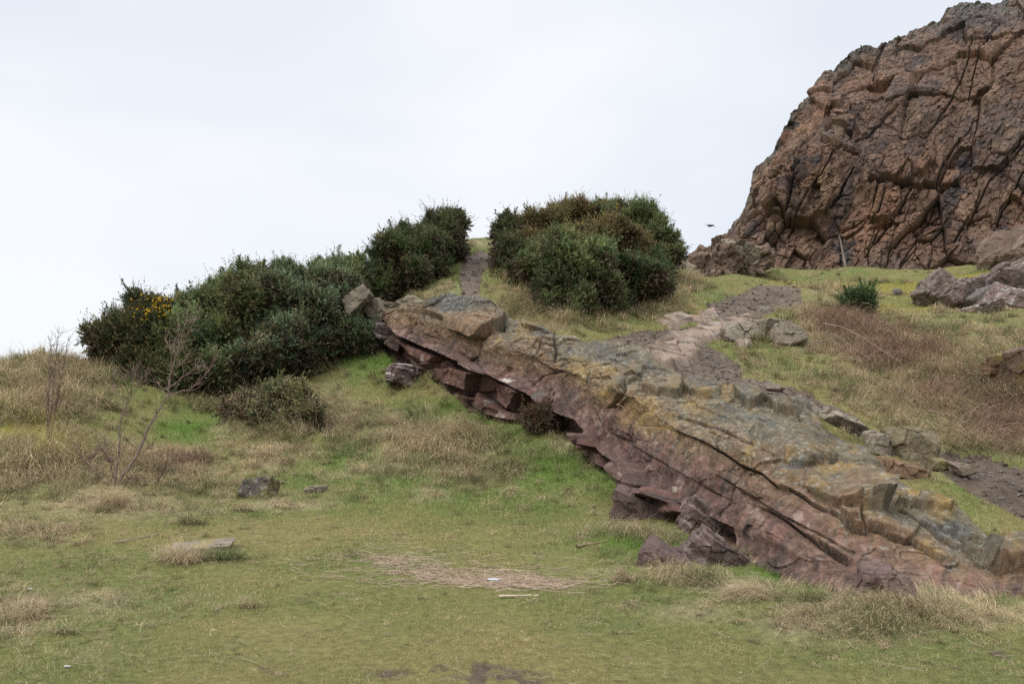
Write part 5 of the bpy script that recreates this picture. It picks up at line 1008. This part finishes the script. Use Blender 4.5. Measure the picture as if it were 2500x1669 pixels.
def stalks():
    """the swept heap of dead stalks in the middle of the lawn"""
    g = np.random.default_rng(31); Vt, Ft, Ct = [], [], []; k = 0; n = 1200
    sp = np.array([(925,1350),(1000,1376),(1090,1394),(1190,1401),(1280,1404),(1350,1403)], float)
    for i in range(n):
        t = g.random() * 5; j = min(int(t), 4); c = sp[j] + (sp[j + 1] - sp[j]) * (t - j); px_ = c[0] + g.normal(0, 34) + (g.normal(0, 150) if g.random() < .3 else 0); py_ = c[1] + g.normal(0, 4.5 + 7 * g.random() ** 3) - abs(g.normal(0, 22)) * (g.random() < .22)
        D = 1.55 * FPX / max(60, (py_ - 1000)); p_ = at(px_, py_, D); a = g.normal(-.12, .38) + (.3 if g.random() < .2 else 0); L = .06 + .20 * g.random(); d = np.array([math.cos(a), math.sin(a)]) * L / 2
        P = np.array([[p_[0] - d[0], p_[1] - d[1], 0], [p_[0] - d[1] * g.normal(0, .22), p_[1] + d[0] * g.normal(0, .22), 0], [p_[0] + d[0], p_[1] + d[1], 0]]); 
        Vt.append(P); Ct.append(lerp(C_(.27, .19, .145), C_(.52, .40, .29), g.random()))
    A = np.concatenate(Vt); A[:, 2] = height(A[:, 0], A[:, 1]) + .008 + .022 * g.random(len(A)) ** 2; A = A.reshape(-1, 3, 3); Vs, Fs_, Cs = [], [], []
    for P, c in zip(A, Ct):
        v_, f_ = tube(P, np.array([.0019, .0024, .0014]), 3); Vs.append(v_); Fs_.append(f_ + k); k += len(v_); Cs.append(np.tile(c, (len(v_), 1)))
    tag(mesh('dead_stalks', np.concatenate(Vs), [np.concatenate(Fs_)], M_wood, col=np.concatenate(Cs)), 'swept heap of dead pinkish stalks lying on the lawn', 'dead stalks', kind='stuff')
    # stray stalks lying about
    Vs, Fs_, Cs = [], [], []; k = 0; X, Y = scatter(1100, 4.6, 22, -35, 32, g); z0 = ground0(X, Y); m = masks(X, Y, z0); ok = free(X, Y, g, z0, m); X, Y = X[ok], Y[ok]
    a = g.random(len(X)) * 3.14; L = .02 + .16 * g.random(len(X)) ** 3
    XX = np.stack([X + s * np.cos(a) * L for s in (-1, 0, 1)], 1); YY = np.stack([Y + s * np.sin(a) * L for s in (-1, 0, 1)], 1); ZZ = height(XX.ravel(), YY.ravel()).reshape(XX.shape) + .012 + .02 * g.random(XX.shape)
    for i in range(len(X)):
        v_, f_ = tube(np.stack([XX[i], YY[i], ZZ[i]], 1), np.array([.0014, .0018, .001]) * np.clip(Y[i] / 8, .7, 2), 3); Vs.append(v_); Fs_.append(f_ + k); k += len(v_); Cs.append(np.tile(lerp(C_(.26, .19, .14), C_(.50, .41, .28), g.random()), (len(v_), 1)))
    tag(mesh('dry_stems', np.concatenate(Vs), [np.concatenate(Fs_)], M_wood, col=np.concatenate(Cs)), 'single dry stems strewn over the grass', 'dead stalks', kind='stuff')
stalks()

def tussock(label, px_, py_, rad, ln, n, seed, straw=.8, lean=.45, flow=None, tall=0):
    g = np.random.default_rng(seed); c, D = hit(px_, py_); k = D / 8
    X = c[0] + g.normal(0, rad * .5, n); Y = c[1] + g.normal(0, rad * .4, n); a = np.arctan2(Y - c[1] - .02, X - c[0]) + g.normal(0, .6, n)
    if flow is not None: a = flow + g.normal(0, .5, n)
    Z = height(X, Y); L = ln * (.5 + .8 * g.random(n)); w = .0022 * max(k, .8) * (.6 + .7 * g.random(n)); cl = np.where((g.random(n) < straw)[:, None], COL['straw'] * (.7 + .6 * g.random((n, 1))), COL['green'] * (.8 + .5 * g.random((n, 1))) * C_(1, 1, 1.3))
    le = np.clip(g.normal(lean, .2, n), 0, 1.05); t_ = g.random(n) < .02 * tall; L[t_] *= 1.8; le[t_] *= .3
    V_, F_, C1 = blades(np.stack([X, Y, Z - .01], 1), a, L, w, le, cl, g, True, .8)
    tag(mesh('grass_tussock', V_, F_, M_grass, None, C1, at_loc=(float(c[0]), float(c[1]), float(c[2]))), label, 'grass tussock', 'grass tussocks')
tussock('tall straw tussock standing in front of the slab foot', 2092, 1437, .15, .30, 900, 41, .85, .25, tall=2)
tussock('spreading green and straw tussock against the slab near the lower right', 2350, 1440, .17, .30, 900, 42, .6, .55, tall=1)
tussock('fan of pale flattened straw on the grass below the slab', 1850, 1452, .22, .34, 700, 43, 1.0, .85, flow=2.9)
tussock('straw tussock hanging over the left end of the flat topped stone', 448, 1368, .20, .24, 1300, 44, .9, .55, tall=1)
tussock('green tussock clothing the right end of the flat topped stone', 545, 1362, .17, .20, 1300, 45, .15, .6)
tussock('pale tussock lying left of the foremost dark red boulder', 1535, 1415, .10, .22, 400, 46, .95, .6, flow=3.6)
tussock('grey green tussock below the ridged boulder', 1730, 1420, .20, .26, 900, 47, .45, .5, flow=3.8)
tussock('dark green tuft on the grass left of the tall straw tussock', 1985, 1465, .10, .16, 500, 48, .1, .4)
tussock('broad mixed tussock lowest on the right foreground', 2140, 1520, .30, .20, 1500, 49, .55, .55, flow=3.6)
tussock('dense brownish tussock right of the lowest mixed one', 2290, 1490, .26, .18, 1100, 50, .8, .5)
tussock('straw tussock at the foot of the leaning sapling', 280, 1240, .13, .36, 500, 51, 1.0, .25, tall=2)
tussock('upright pale green tuft beside the low brown rock', 465, 1280, .12, .24, 350, 52, .5, .25, tall=1)
tussock('small straw tuft alone on the left foreground lawn', 610, 1478, .06, .12, 250, 53, .7, .5)
tussock('brown tuft nearest to the bottom left of the lawn', 160, 1545, .07, .12, 300, 54, .5, .5)
tussock('straw tussock at the left edge of the lawn', 55, 1500, .14, .18, 500, 55, .9, .6)
tussock('straw tuft draped over the far side of the dark pointed boulder', 590, 1245, .16, .24, 500, 56, 1.0, .7, flow=5.6)
